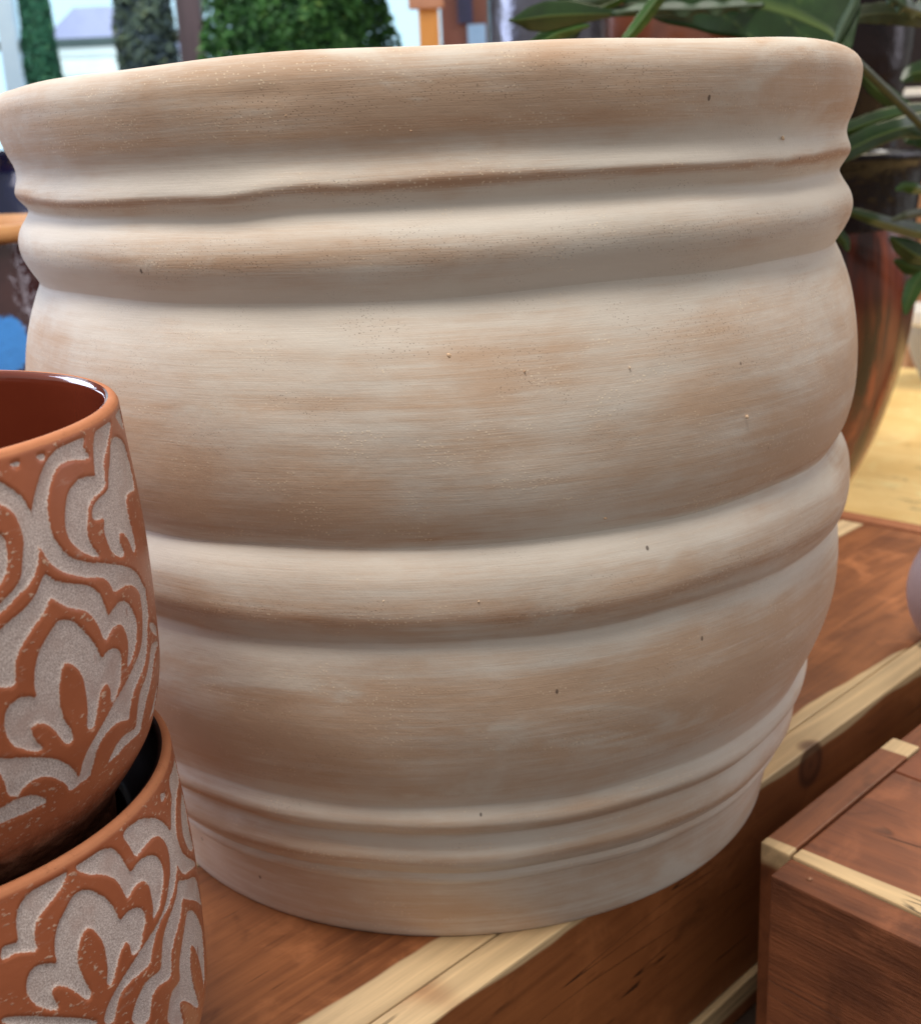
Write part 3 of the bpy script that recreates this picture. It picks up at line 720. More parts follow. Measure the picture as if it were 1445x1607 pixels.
# ================================================================== wooden crates
ANG = math.radians(44.1)
HC = 0.15
crate = empty('wooden_crate', (0.0476, -0.1763, -HC), ANG)
tag(crate, 'long red cedar crate with pale edges carrying the whitewashed pot', 'crate')
W_TOP = mat_wood('cedar_top_plank', 'X', (166, 104, 62), (98, 56, 33), tilt=-0.045, saps=[('Y', 0.0385, -1, 0.030, 0.0012)], knots=[(0.62, 0.10, HC, 0.010)], rough=0.42, seed=1)
W_TOP2 = mat_wood('cedar_back_plank', 'X', (166, 110, 76), (120, 72, 48), saps=[('Y', 0.206, -1, 0.010, 0.0012)], seed=2)
W_FRONT = mat_wood('cedar_front_board', 'X', (164, 100, 56), (114, 64, 34), saps=[('Z', HC - 0.004, 1, 0.022, 0.0012)], knots=[(0.236, -0.001, HC - 0.013, 0.017)], rough=0.5, seed=3)
W_RAIL = mat_wood('cedar_base_rail', 'X', (150, 92, 56), (100, 56, 34), saps=[('Z', 0.010, 1, 0.008, 0.002)], seed=4)
W_END = mat_wood('cedar_end_board', 'Y', (186, 122, 84), (140, 84, 54), seed=5)
box('top_plank', (-0.46, 0.0212, HC - 0.02), (0.6660, 0.1832, HC), W_TOP, crate)
box('top_plank', (-0.46, 0.1842, HC - 0.02), (0.6660, 0.345, HC - 0.0004), W_TOP2, crate)
box('top_plank', (-0.46, 0.3462, HC - 0.02), (0.6660, 0.42, HC - 0.0002), W_TOP2, crate)
box('front_board', (-0.46, 0.0, 0.024), (0.69, 0.0202, HC + 0.0002), W_FRONT, crate)
box('base_rail', (-0.46, -0.004, 0.0), (0.69, 0.016, 0.0232), W_RAIL, crate)
box('back_board', (-0.46, 0.4212, 0.0), (0.69, 0.4412, HC - 0.001), W_FRONT, crate)
box('end_board', (0.6705, 0.0212, 0.0), (0.69, 0.4200, HC + 0.001), W_END, crate)
box('end_board', (-0.4800, 0.0, 0.0), (-0.4612, 0.4412, HC), W_END, crate)

crate2 = empty('wooden_crate', (0.1590, -0.1137, -HC), ANG)
tag(crate2, 'second cedar crate with a rough front panel at the lower right corner', 'crate')
E1 = (1.0, 0.0)
sk = math.radians(-93.6)
E2 = (math.cos(sk), math.sin(sk))
O2 = (0, 0, 0)
W2_SIDE = mat_wood('cedar_side_board', 'X', (146, 88, 56), (96, 54, 35), cracks=0.0, saps=[('X', 0.1375, 1, 0.004, 0.0008), ('X', 0.007, -1, 0.006, 0.001, HC - 0.010)], seed=6, rough=0.5)
W2_SIDE2 = mat_wood('cedar_side_board_far', 'X', (140, 84, 54), (92, 50, 32), saps=[], seed=6.5)
W2_TOP = mat_wood('cedar_lid_plank', 'Y', (144, 84, 52), (94, 51, 33), saps=[('X', 0.0085, -1, 0.004, 0.0008)], knots=[(0.06, -0.075, HC, 0.003)], seed=7, rough=0.45)
W2_TOP2 = mat_wood('cedar_lid_plank_far', 'Y', (150, 86, 56), (104, 56, 34), seed=7.5, rough=0.45)
W2_FRONT = mat_wood('cedar_rough_panel', 'Y', (150, 90, 58), (86, 48, 31), knots=[(-0.021, -0.075, 0.115, 0.003), (-0.021, -0.066, 0.06, 0.004), (-0.021, -0.11, 0.09, 0.003)], seed=8, rugged=1.0, rough=0.6)
skew_box('side_board', O2, E1, E2, (0, 0.1555), (0, 0.0178), (0, HC), W2_SIDE, crate2)
skew_box('side_board', O2, E1, E2, (0.1575, 0.44), (0, 0.0175), (0, HC - 0.006), W2_SIDE2, crate2)
skew_box('lid_plank', O2, E1, E2, (0.0012, 0.118), (0.0192, 0.36), (HC - 0.018, HC - 0.0006), W2_TOP, crate2)
skew_box('lid_plank', O2, E1, E2, (0.1188, 0.235), (0.0192, 0.36), (HC - 0.018, HC - 0.0003), W2_TOP2, crate2)
skew_box('lid_plank', O2, E1, E2, (0.2358, 0.44), (0.0192, 0.36), (HC - 0.018, HC - 0.0008), W2_TOP2, crate2)
skew_box('front_panel', O2, E1, E2, (-0.0205, 0.0002), (0.0190, 0.36), (0.0, HC - 0.0016), W2_FRONT, crate2)

# ================================================================== table tops the crates and jars stand on
W_TABLE = mat_wood('pale_pine_boards', 'Y', (246, 214, 150), (222, 182, 112), sapc=(250, 226, 170), rough=0.5, seed=9)
W_PLAT = mat_wood('dark_stained_boards', 'Y', (60, 38, 28), (34, 22, 18), rough=0.5, seed=10)


def board_table(name, label, x0, x1, y0, y1, wood, bw):
    """table of long boards, in the crate's own directions; top at the crate's underside"""
    t = empty(name, (0.0476, -0.1763, -0.78), ANG)
    tag(t, label, 'table')
    tb = bmesh.new()
    n = max(1, int((x1 - x0) / bw))
    for k in range(n):
        a = x0 + (x1 - x0) * k / n
        box_bm(tb, (a, y0, 0.6), (a + (x1 - x0) / n - 0.0015, y1, 0.63), 0.001)
    from_bm('table_top', tb, wood, t)
    for sx in (x0 + 0.08, x1 - 0.08):
        for sy in (y0 + 0.08, y1 - 0.08):
            box('leg', (sx - 0.04, sy - 0.04, 0), (sx + 0.04, sy + 0.04, 0.5995), wood, t)
    return t


far = atz(1420, 577, -HC)
far_x = (far[0] - 0.0476) * math.cos(ANG) + (far[1] + 0.1763) * math.sin(ANG)
board_table('display_table', 'pale pine display table beyond the end of the long crate', 0.697, far_x, -0.9, 1.7, W_TABLE, 0.2)
board_table('display_table', 'dark stained display table under both cedar crates', -1.2, 0.694, -0.9, 1.7, W_PLAT, 0.16)

M_NAIL = MatB('dull_nail').fin(srgb(140, 96, 70), 0.5, None, metallic=0.2)
for (x_, y_) in ((-0.012, -0.036), (-0.011, -0.155)):
    nl = bmesh.new()
    bmesh.ops.create_uvsphere(nl, u_segments=12, v_segments=8, radius=0.0016, matrix=Matrix.Translation((x_, y_, HC - 0.0013)) @ Matrix.Diagonal((1, 1, 0.5, 1)))
    from_bm('nail', nl, M_NAIL, crate2, smooth=True)

# ================================================================== glazed jars behind
M_COPPER = mat_glaze('copper_brown_glaze', srgb(126, 52, 30), srgb(38, 18, 15), srgb(156, 78, 48), rough=0.26, scale=16, stretch=0.06, bumpy=0.06, bscale=30, coat=0.08, spec=0.3)  # dark and light streaks paint vertical reflections into the glaze
M_BLACK = mat_glaze('black_glaze', srgb(16, 12, 15), srgb(30, 20, 21), coat=0.12, spec=0.15, rough=0.25, scale=12, bumpy=0.35, bscale=60)
M_BROWN = mat_glaze('rust_brown_glaze', srgb(132, 74, 50), srgb(92, 50, 36), srgb(60, 34, 28), rough=0.2, scale=3, stretch=0.6, bumpy=0.2, bscale=25)
M_STEEL = mat_glaze('silver_blue_glaze', srgb(66, 66, 78), srgb(112, 112, 124), srgb(50, 46, 56), rough=0.24, scale=5, bumpy=0.5, bscale=45, metallic=0.6)
M_TANRIM = mat_plain('bare_tan_clay', srgb(206, 152, 96), srgb(186, 130, 80), 0.6)
M_NAVY = mat_glaze('navy_glaze', srgb(12, 18, 44), srgb(20, 32, 78), rough=0.15, scale=5, bumpy=0.2)
M_MAUVE = mat_plain('mauve_grey_ceramic', srgb(168, 148, 152), srgb(150, 130, 136), 0.35, 9, 0.1)
M_GREYPOT = mat_plain('grey_cement', srgb(178, 174, 168), srgb(140, 138, 136), 0.7, 9, 0.2)
M_WHITE = mat_plain('white_paint', srgb(236, 234, 230), srgb(222, 220, 216), 0.5, 6, 0.05)
M_DARK = mat_plain('dark_stain', srgb(44, 30, 26), srgb(28, 20, 20), 0.6, 6, 0.2)
TZ = -HC


def jar_at(name, label, x, y, z, prof, mat, cat='jar', seg=96, wob=0.0, parts=()):
    root = empty(name, (x, y, z))
    tag(root, label, cat)
    for pn, pp, pm in [('body', prof, mat)] + list(parts):
        lathe(pn, pp, pm, root, seg, 5, wob)
    return root


# tall copper jar with a black neck, right behind the pot
k = at(1424, 430, 0.75)
jx = k[0] - 0.178
jar_at('glazed_jar', 'tall copper brown glazed jar with black neck tucked behind the whitewashed pot', jx, 0.75, TZ,
       [(0.0, 0.058), (0.004, 0.062), (0.04, 0.078), (0.095, 0.108), (0.155, 0.137), (0.22, 0.158), (0.28, 0.171), (0.34, 0.177), (0.385, 0.176), (0.410, 0.172)],
       M_COPPER, parts=[('neck', [(0.4085, 0.1715), (0.425, 0.172), (0.44, 0.1735), (0.458, 0.176), (0.472, 0.179), (0.480, 0.183), (0.486, 0.184), (0.489, 0.181), (0.486, 0.175),
                                  (0.47, 0.166), (0.44, 0.158), (0.38, 0.160), (0.30, 0.158), (0.28, 0.10), (0.28, 0.002)], M_BLACK)])

# big round jar further back: rust brown, seen above the rim
kl, kr = at(858, 60, 1.45), at(1262, 70, 1.45)
bx = (kl[0] + kr[0]) / 2
br = (kr[0] - kl[0]) / 2
jar_at('glazed_jar', 'broad rust brown round jar behind the tips of the split leaf', bx, 1.45, TZ,
       [(0.0, 0.10), (0.006, 0.105), (0.2, 0.13), (0.42, br - 0.05), (0.52, br - 0.028), (0.60, br - 0.006), (0.68, br), (0.76, br - 0.012), (0.84, br - 0.055), (0.88, br - 0.09), (0.90, br - 0.085), (0.905, br - 0.095), (0.88, br - 0.11), (0.7, br - 0.10), (0.66, 0.01)],
       M_BROWN)

kl, kr = at(1186, 60, 1.12), at(1426, 90, 1.12)
bx2, br2 = (kl[0] + kr[0]) / 2, (kr[0] - kl[0]) / 2
jar_at('glazed_jar', 'glossy black round jar behind the base of the split leaf', bx2, 1.12, TZ,
       [(0.0, 0.032), (0.006, 0.036), (0.15, 0.040), (0.30, 0.060), (0.42, br2 - 0.055), (0.50, br2 - 0.028), (0.58, br2 - 0.006), (0.64, br2), (0.70, br2 - 0.004), (0.78, br2 - 0.03), (0.82, br2 - 0.055), (0.85, br2 - 0.05), (0.855, br2 - 0.058), (0.83, br2 - 0.07), (0.6, br2 - 0.03), (0.58, 0.01)],
       M_BLACK)

# silver-blue glazed jar
kl = at(766, 40, 1.15)
jar_at('glazed_jar', 'silvery blue glossy jar left of the split leaf tips', kl[0] + 0.085, 1.15, TZ,
       [(0.0, 0.06), (0.01, 0.064), (0.3, 0.078), (0.6, 0.0845), (0.75, 0.085), (0.85, 0.08), (0.9, 0.088), (0.905, 0.086), (0.9, 0.078), (0.85, 0.07), (0.8, 0.01)],
       M_STEEL, seg=72, wob=0.01)

# left edge: brown jar with tan rim, navy jar
k = at(52, 470, 0.55)
rim_z = at(10, 366, 0.40)[2] - TZ
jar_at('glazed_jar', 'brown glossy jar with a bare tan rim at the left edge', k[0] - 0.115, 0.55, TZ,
       [(0.0, 0.11), (0.01, 0.118), (0.12, 0.152), (0.24, 0.172), (0.34, 0.170), (rim_z - 0.045, 0.160), (rim_z - 0.013, 0.158)], mat_glaze('plum_brown_glaze', srgb(86, 56, 56), srgb(56, 34, 38), rough=0.10, scale=6, stretch=1.1, bumpy=0.3, bscale=60, patch=(tuple(at(6, 540, 0.44) - np.array([k[0] - 0.115, 0.55, TZ])), 0.030, srgb(66, 150, 240))),  # blue patch: sky-blue reflection painted into the glaze colour
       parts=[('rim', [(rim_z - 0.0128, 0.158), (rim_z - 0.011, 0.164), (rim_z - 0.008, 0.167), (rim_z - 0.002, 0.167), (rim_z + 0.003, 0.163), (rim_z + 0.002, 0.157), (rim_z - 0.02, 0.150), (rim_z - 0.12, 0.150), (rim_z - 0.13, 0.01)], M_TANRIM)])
k = at(30, 300, 0.95)
jar_at('glazed_jar', 'navy blue glazed jar beyond the brown jar at the left edge', k[0] - 0.09, 0.98, TZ,
       [(0.0, 0.09), (0.01, 0.1), (0.2, 0.14), (0.36, 0.152), (0.44, 0.146), (0.50, 0.128), (0.53, 0.132), (0.535, 0.128), (0.52, 0.115), (0.4, 0.12), (0.39, 0.01)], M_NAVY)

# mauve pot standing on the crate, cut by the right edge of the frame
k = atz(1512, 1012, 0)
jar_at('ceramic_pot', 'small round mauve ceramic pot on the crate at the right edge', k[0], k[1], 0.0,
       [(0.0, 0.022), (0.003, 0.027), (0.018, 0.037), (0.036, 0.042), (0.054, 0.041), (0.070, 0.035), (0.078, 0.031), (0.082, 0.032), (0.082, 0.029), (0.07, 0.028), (0.06, 0.002)], M_MAUVE, 'pot', 72)
k = atz(1478, 600, TZ)
jar_at('cement_pot', 'grey cement pot with pale rim far back on the pine table', k[0], k[1], TZ,
       [(0.0, 0.035), (0.004, 0.04), (0.05, 0.062), (0.10, 0.076), (0.122, 0.078)], M_GREYPOT, 'pot', 64,
       parts=[('rim', [(0.1222, 0.079), (0.13, 0.083), (0.15, 0.083), (0.156, 0.078), (0.14, 0.07), (0.10, 0.06), (0.09, 0.002)], M_WHITE)])


# ================================================================== split-leaf plant
M_LEAF = mat_leaf('deep_green_leaf', (26, 48, 16), (84, 104, 50))
M_LEAF2 = mat_leaf('bright_green_leaf', (42, 74, 22), (92, 112, 54))
M_LEAF3 = mat_leaf('olive_leaf_back', (36, 44, 20), (70, 76, 44), rough=0.5)
M_LEAF4 = mat_leaf('grey_green_leaf', (48, 66, 46), (78, 94, 70), rough=0.45)


def leaf(name, mat, parent, mid, fold=0.25, ruffle=0.0, rfreq=9, nw=8, label=None, ribs=0):
    """blade along mid = [(x, y, depth, halfwidth_up_px, halfwidth_down_px)], folded along its midrib, with thickness"""
    m = np.array(mid, float)
    n = max(24, 8 * len(m))
    s = np.linspace(0, len(m) - 1, n)
    q = np.stack([np.interp(s, np.arange(len(m)), m[:, c]) for c in range(5)], 1)
    for _ in range(3):
        q[1:-1] = 0.25 * q[:-2] + 0.5 * q[1:-1] + 0.25 * q[2:]
    pts = np.array([at(a, b_, c) for a, b_, c in q[:, :3]])
    tang = np.gradient(pts, axis=0)
    tang /= np.linalg.norm(tang, axis=1)[:, None]
    view = pts - CAM
    dist = np.linalg.norm(view, axis=1)
    view /= dist[:, None]
    side = np.cross(tang, view)
    side /= np.linalg.norm(side, axis=1)[:, None]
    side *= np.sign(side[:, 2:3] + 1e-9)
    away = np.cross(side, tang)
    away *= np.sign((away * view).sum(1))[:, None]
    V, vein = [], []
    for i in range(n):
        for j in range(-nw, nw + 1):
            w = j / nw
            hw = (q[i, 3] if w > 0 else q[i, 4]) / PF * dist[i]
            p = pts[i] + side[i] * w * hw + away[i] * (abs(w) ** 1.3) * hw * fold
            if ruffle:
                p = p + (away[i] * 0.9 + side[i] * 0.8) * ruffle * abs(w) ** 2 * hw * math.sin(rfreq * i / n * 2 * PI + (1.3 if w > 0 else 0))
            V.append(p)
            vn = max(0.0, 1 - abs(j) / 1.01)
            if ribs:
                vn = max(vn, 0.6 * max(0.0, 1 - abs(((i / n * ribs + abs(w) * 0.9) % 1.0) - 0.5) * 26))
            vein.append(vn)
    c = 2 * nw + 1
    F_ = [(i * c + j, i * c + j + 1, (i + 1) * c + j + 1, (i + 1) * c + j) for i in range(n - 1) for j in range(c - 1)]
    o = add_mesh(name, V, F_, mat, parent, attrs={'vein': vein})
    md = o.modifiers.new('thickness', 'SOLIDIFY')
    md.thickness = 0.0007
    if label:
        o['label'] = label
    return o


def stalk(name, mat, parent, pts, r):
    """round tapered stem through world points"""
    p = np.array(pts, float)
    n = 10 * len(p)
    s = np.linspace(0, len(p) - 1, n)
    q = np.stack([np.interp(s, np.arange(len(p)), p[:, c]) for c in range(3)], 1)
    for _ in range(4):
        q[1:-1] = 0.25 * q[:-2] + 0.5 * q[1:-1] + 0.25 * q[2:]
    t = np.gradient(q, axis=0)
    t /= np.linalg.norm(t, axis=1)[:, None]
    a = np.cross(t, [0.13, 0.9, 0.31])
    a /= np.linalg.norm(a, axis=1)[:, None]
    b_ = np.cross(t, a)
    V = []
    for i in range(n):
        rr = r * (1 - 0.35 * i / n)
        for j in range(10):
            g = 2 * PI * j / 10
            V.append(q[i] + rr * (a[i] * math.cos(g) + b_[i] * math.sin(g)))
    F_ = ring_faces(n, 10)
    return add_mesh(name, V, F_, mat, parent, attrs={'vein': np.zeros(len(V))})


root_xy = (0.92, 0.86)
plant = empty('split_leaf_plant', (root_xy[0], root_xy[1], TZ))
tag(plant, 'split leaf houseplant with glossy ruffled leaves growing at the right behind the pot', 'plant')
inv = Matrix.Translation((-root_xy[0], -root_xy[1], -TZ))


def keep(o):
    o.matrix_parent_inverse = inv
    return o


PL = plant
# the great leaf over the rim: blade, finger lobes, ruffled far edge
keep(leaf('leaf_blade', M_LEAF, PL, [(1330, 82, 0.36, 6, 6), (1300, 50, 0.37, 60, 16), (1240, 22, 0.39, 100, 44), (1160, 0, 0.42, 105, 50), (1060, -20, 0.46, 80, 50), (960, -40, 0.5, 40, 30), (890, -55, 0.52, 10, 10)], fold=0.12, ruffle=0.03, rfreq=7, ribs=4))
keep(leaf('leaf_blade', M_LEAF3, PL, [(1322, 78, 0.40, 4, 4), (1270, 66, 0.41, 16, 10), (1180, 42, 0.43, 22, 16), (1090, 22, 0.45, 16, 12), (1000, 14, 0.47, 9, 9), (950, 16, 0.48, 5, 5)], fold=0.2, ruffle=0.15, rfreq=5))
keep(leaf('leaf_blade', M_LEAF4, PL, [(1200, 8, 0.405, 3, 3), (1150, 10, 0.41, 9, 9), (1090, 14, 0.42, 9, 9), (1020, 14, 0.43, 9, 9), (960, 20, 0.44, 3, 3)], fold=0.5, ruffle=0.4, rfreq=5))
keep(leaf('leaf_lobe', M_LEAF, PL, [(1000, 22, 0.45, 3, 3), (962, 22, 0.45, 5, 4), (930, 22, 0.44, 13, 10), (895, 23, 0.43, 20, 18), (860, 25, 0.42, 21, 21), (830, 29, 0.41, 14, 17), (808, 32, 0.405, 5, 4), (798, 32, 0.405, 2, 2)], fold=0.35, ruffle=0.03, rfreq=3))
keep(leaf('leaf_lobe', M_LEAF2, PL, [(925, 40, 0.44, 2, 2), (900, 46, 0.435, 7, 7), (875, 52, 0.43, 13, 13), (850, 66, 0.425, 13, 11), (830, 76, 0.42, 7, 6), (815, 80, 0.42, 2, 2)], fold=0.6, ruffle=0.1, rfreq=4))
keep(leaf('leaf_lobe', M_LEAF, PL, [(912, 44, 0.45, 2, 2), (900, 56, 0.45, 7, 7), (880, 72, 0.45, 8, 8), (865, 86, 0.45, 4, 4)], fold=0.3))
keep(leaf('leaf_lobe', M_LEAF2, PL, [(1052, -30, 0.36, 9, 9), (1030, 0, 0.36, 10, 10), (1012, 24, 0.36, 10, 11), (992, 50, 0.36, 8, 9), (972, 70, 0.36, 4, 5), (962, 80, 0.36, 2, 2)], fold=0.7, ruffle=0.04))
keep(leaf('leaf_lobe', M_LEAF4, PL, [(985, -22, 0.46, 4, 4), (960, -8, 0.46, 9, 9), (930, 3, 0.45, 9, 9), (900, 2, 0.45, 7, 7), (870, -8, 0.45, 3, 3)], fold=0.4))
keep(leaf('leaf_lobe', M_LEAF2, PL, [(1000, -20, 0.47, 4, 4), (965, 2, 0.47, 8, 8), (935, 14, 0.47, 4, 4), (915, 18, 0.47, 2, 2)], fold=0.4))
keep(leaf('leaf_blade', M_LEAF4, PL, [(1348, -24, 0.36, 4, 4), (1340, 6, 0.36, 7, 7), (1326, 34, 0.36, 8, 8), (1314, 60, 0.36, 5, 5), (1306, 78, 0.36, 2, 2)], fold=0.5))
# leaves to the right
keep(leaf('leaf_blade', M_LEAF3, PL, [(1326, 38, 0.50, 3, 3), (1352, 24, 0.5, 14, 10), (1390, 20, 0.5, 15, 15), (1430, 26, 0.5, 9, 13), (1480, 32, 0.52, 8, 10), (1540, 40, 0.54, 3, 3)], fold=0.2, ruffle=0.05))
keep(leaf('leaf_blade', M_LEAF4, PL, [(1380, -24, 0.48, 4, 4), (1398, -6, 0.48, 11, 9), (1420, 10, 0.48, 10, 10), (1450, 20, 0.5, 9, 9), (1500, 24, 0.52, 4, 4)], fold=0.5, ruffle=0.4, rfreq=6))
keep(leaf('leaf_blade', M_LEAF, PL, [(1352, 116, 0.58, 7, 7), (1370, 136, 0.58, 12, 10), (1396, 156, 0.58, 13, 11), (1424, 172, 0.58, 9, 8), (1450, 186, 0.58, 3, 3)], fold=0.4))
keep(leaf('leaf_blade', M_LEAF, PL, [(1300, 216, 0.46, 4, 4), (1330, 205, 0.46, 12, 12), (1375, 189, 0.47, 13, 13), (1420, 177, 0.48, 12, 13), (1470, 170, 0.5, 8, 8), (1520, 168, 0.52, 3, 3)], fold=0.45, ruffle=0.03))
keep(leaf('leaf_blade', M_LEAF, PL, [(1300, 262, 0.44, 3, 3), (1330, 236, 0.44, 16, 14), (1370, 216, 0.45, 18, 14), (1410, 202, 0.46, 15, 12), (1450, 194, 0.48, 16, 20), (1500, 190, 0.5, 4, 4)], fold=0.3))
keep(leaf('leaf_blade', M_LEAF, PL, [(1418, 222, 0.52, 4, 4), (1432, 214, 0.52, 16, 16), (1452, 208, 0.52, 18, 22), (1500, 206, 0.54, 4, 4)], fold=0.2))
keep(leaf('leaf_blade', M_LEAF2, PL, [(1405, 298, 0.50, 2, 2), (1418, 292, 0.5, 6, 7), (1436, 294, 0.5, 6, 10), (1462, 302, 0.52, 2, 2)], fold=0.3))
keep(leaf('leaf_blade', M_LEAF, PL, [(1308, 322, 0.50, 4, 4), (1334, 332, 0.5, 6, 6), (1370, 344, 0.5, 8, 8), (1410, 356, 0.52, 10, 10), (1450, 366, 0.54, 12, 10), (1500, 380, 0.56, 3, 3)], fold=0.4))
keep(leaf('leaf_blade', M_LEAF3, PL, [(1398, 346, 0.48, 2, 2), (1420, 338, 0.48, 5, 5), (1450, 332, 0.5, 6, 6), (1490, 330, 0.5, 2, 2)], fold=0.4))
keep(leaf('leaf_blade', M_LEAF, PL, [(1306, 358, 0.50, 2, 2), (1316, 368, 0.5, 8, 8), (1326, 380, 0.5, 7, 7), (1330, 394, 0.5, 2, 2)], fold=0.3))
keep(leaf('leaf_blade', M_LEAF, PL, [(1396, 372, 0.55, 3, 3), (1412, 384, 0.55, 12, 12), (1436, 400, 0.55, 18, 16), (1470, 414, 0.56, 4, 4)], fold=0.3))
keep(leaf('leaf_blade', M_LEAF, PL, [(1402, 408, 0.58, 3, 3), (1424, 418, 0.58, 10, 12), (1450, 424, 0.58, 14, 10), (1490, 426, 0.58, 3, 3)], fold=0.3))
keep(leaf('leaf_blade', M_LEAF2, PL, [(1420, 494, 0.56, 2, 2), (1424, 474, 0.56, 9, 9), (1434, 448, 0.56, 13, 13), (1448, 428, 0.56, 5, 5)], fold=0.4, ruffle=0.05))
keep(leaf('leaf_blade', M_LEAF, PL, [(1414, 128, 0.70, 3, 3), (1428, 116, 0.7, 12, 12), (1450, 112, 0.7, 16, 14), (1490, 112, 0.7, 3, 3)], fold=0.3))
base = np.array([root_xy[0], root_xy[1], TZ + 0.10])
for (x, y, d_) in [(1326, 80, 0.38), (1500, 170, 0.51), (1490, 195, 0.5), (1480, 380, 0.56), (1540, 40, 0.54), (1460, 414, 0.56)]:
    tip = at(x, y, d_)
    mid_ = 0.45 * base + 0.55 * tip + np.array([0.05, 0.03, 0.02])
    keep(stalk('stem', M_LEAF3, PL, [base, mid_, tip], 0.0055))
keep(stalk('stem', M_LEAF3, PL, [base + [0.01, 0, -0.02], base + [0.02, 0, 0.02], base + [0.015, 0, 0.08]], 0.016))
lp = empty('nursery_pot', (root_xy[0], root_xy[1], TZ))
tag(lp, 'dark plastic pot holding the split leaf houseplant', 'pot')
lathe('body', [(0.0, 0.045), (0.003, 0.048), (0.09, 0.058), (0.096, 0.062), (0.105, 0.062), (0.107, 0.058), (0.095, 0.055), (0.09, 0.002)], M_DARK, lp, 48)


# ================================================================== room behind: floor, window wall, posts, topiary, outdoors
FLOOR_Z = -0.78
M_FLOOR = mat_plain('shop_floor', srgb(150, 120, 96), srgb(120, 96, 78), 0.5, 3, 0.05)
tag(box('floor', (-6, -3, FLOOR_Z - 0.05), (6, 6.2, FLOOR_Z), M_FLOOR, bevel=0), kind='structure')
M_POST = mat_plain('purple_brown_post', srgb(74, 60, 70), srgb(58, 46, 56), 0.6, 4, 0.1, stretch=(8, 8, 0.6))
M_PALEFRAME = mat_plain('frame_painted_daylight', srgb(196, 222, 244), srgb(180, 210, 238), 0.5, 4, 0.05)  # white frame, the blue daylight on it put into its colour
M_TEAL = mat_plain('teal_grey_rail', srgb(86, 116, 124), srgb(74, 100, 110), 0.5, 4, 0.05)
M_ORANGE = mat_plain('varnished_pine_post', srgb(226, 160, 84), srgb(206, 138, 64), 0.4, 5, 0.05, stretch=(8, 8, 0.6))
WY = 5.6


def px_x(x, y, d):
    return at(x, y, d)[0]


# window wall
win = empty('shop_window', ((px_x(0, 60, WY) + px_x(640, 60, WY)) / 2, WY, FLOOR_Z))
tag(win, 'tall daylit shop window with teal crossbar behind the clipped conifers', 'window')
w0 = win.location.x


def wbox(n, x0, x1, z0, z1, m, t=0.05):
    return box(n, (x0 - w0, -t / 2, z0 - FLOOR_Z), (x1 - w0, t / 2, z1 - FLOOR_Z), m, win, 0.004)


xa, xb = px_x(-260, 60, WY), px_x(700, 60, WY)
z_rail = at(150, 66, WY)[2]
x_p0, x_p1 = px_x(2, 60, WY), px_x(30, 60, WY)
x_q0, x_q1 = px_x(283, 60, WY), px_x(322, 60, WY)
wbox('frame', xa - 0.08, xb + 0.08, -0.2, -0.08, M_PALEFRAME, 0.08)
wbox('frame', xa - 0.08, xb + 0.08, 2.6, 2.72, M_PALEFRAME, 0.08)
wbox('frame', x_p0, x_p1, -0.0799, 2.5999, M_PALEFRAME, 0.07)
wbox('frame', xa - 0.08, xa, -0.0799, 2.5999, M_PALEFRAME, 0.07)
wbox('mullion', x_q0, x_q1, -0.0798, 2.5998, M_POST, 0.09)
wbox('crossbar', xa + 0.001, x_p0 - 0.001, z_rail - 0.02, z_rail + 0.02, M_TEAL, 0.05)
wbox('crossbar', x_p1 + 0.001, x_q0 - 0.001, z_rail - 0.02, z_rail + 0.02, M_TEAL, 0.05)
gl = MatB('window_glass')
tr = gl.n('ShaderNodeBsdfTransparent')
tr.inputs[0].default_value = (0.93, 0.98, 1.0, 1)
gsy = gl.n('ShaderNodeBsdfGlossy')
gsy.inputs['Roughness'].default_value = 0.03
mx = gl.n('ShaderNodeMixShader')
mx.inputs[0].default_value = 0.05
gl.nt.links.new(tr.outputs[0], mx.inputs[1])
gl.nt.links.new(gsy.outputs[0], mx.inputs[2])
gl.nt.links.new(mx.outputs[0], gl.out.inputs[0])
wbox('pane', x_q1 + 0.002, xb, -0.0797, 2.5996, gl.m, 0.006)
for a, b_ in ((xa + 0.002, x_p0 - 0.002), (x_p1 + 0.002, x_q0 - 0.002)):
    wbox('pane', a, b_, -0.0797, z_rail - 0.0205, gl.m, 0.006)
    wbox('pane', a, b_, z_rail + 0.0205, 2.5996, gl.m, 0.006)
# wall right of the window, and walls that close the room
M_WALL = mat_plain('dark_brown_wall', srgb(104, 70, 56), srgb(78, 52, 44), 0.7, 2, 0.1)
M_WALLD = mat_plain('dim_wall', srgb(62, 48, 46), srgb(44, 34, 36), 0.7, 2, 0.1)  # darker copy of the wall, room darkness put into its colour
t_ = box('back_wall', (xb + 0.09, WY - 0.06, FLOOR_Z), (5.5, WY + 0.06, 2.9), M_WALLD, bevel=0)
tag(t_, 'dim brown wall right of the shop window', 'wall')
t_ = box('back_wall', (-6, WY - 0.06, FLOOR_Z), (xa - 0.09, WY + 0.06, 2.9), M_WALL, bevel=0)
tag(t_, 'brown wall left of the shop window', 'wall')
t_ = box('knee_wall', (xa - 0.085, WY - 0.055, FLOOR_Z), (xb + 0.085, WY + 0.055, -0.2005), M_WALL, bevel=0)
tag(t_, 'low brown wall under the shop window', 'wall')

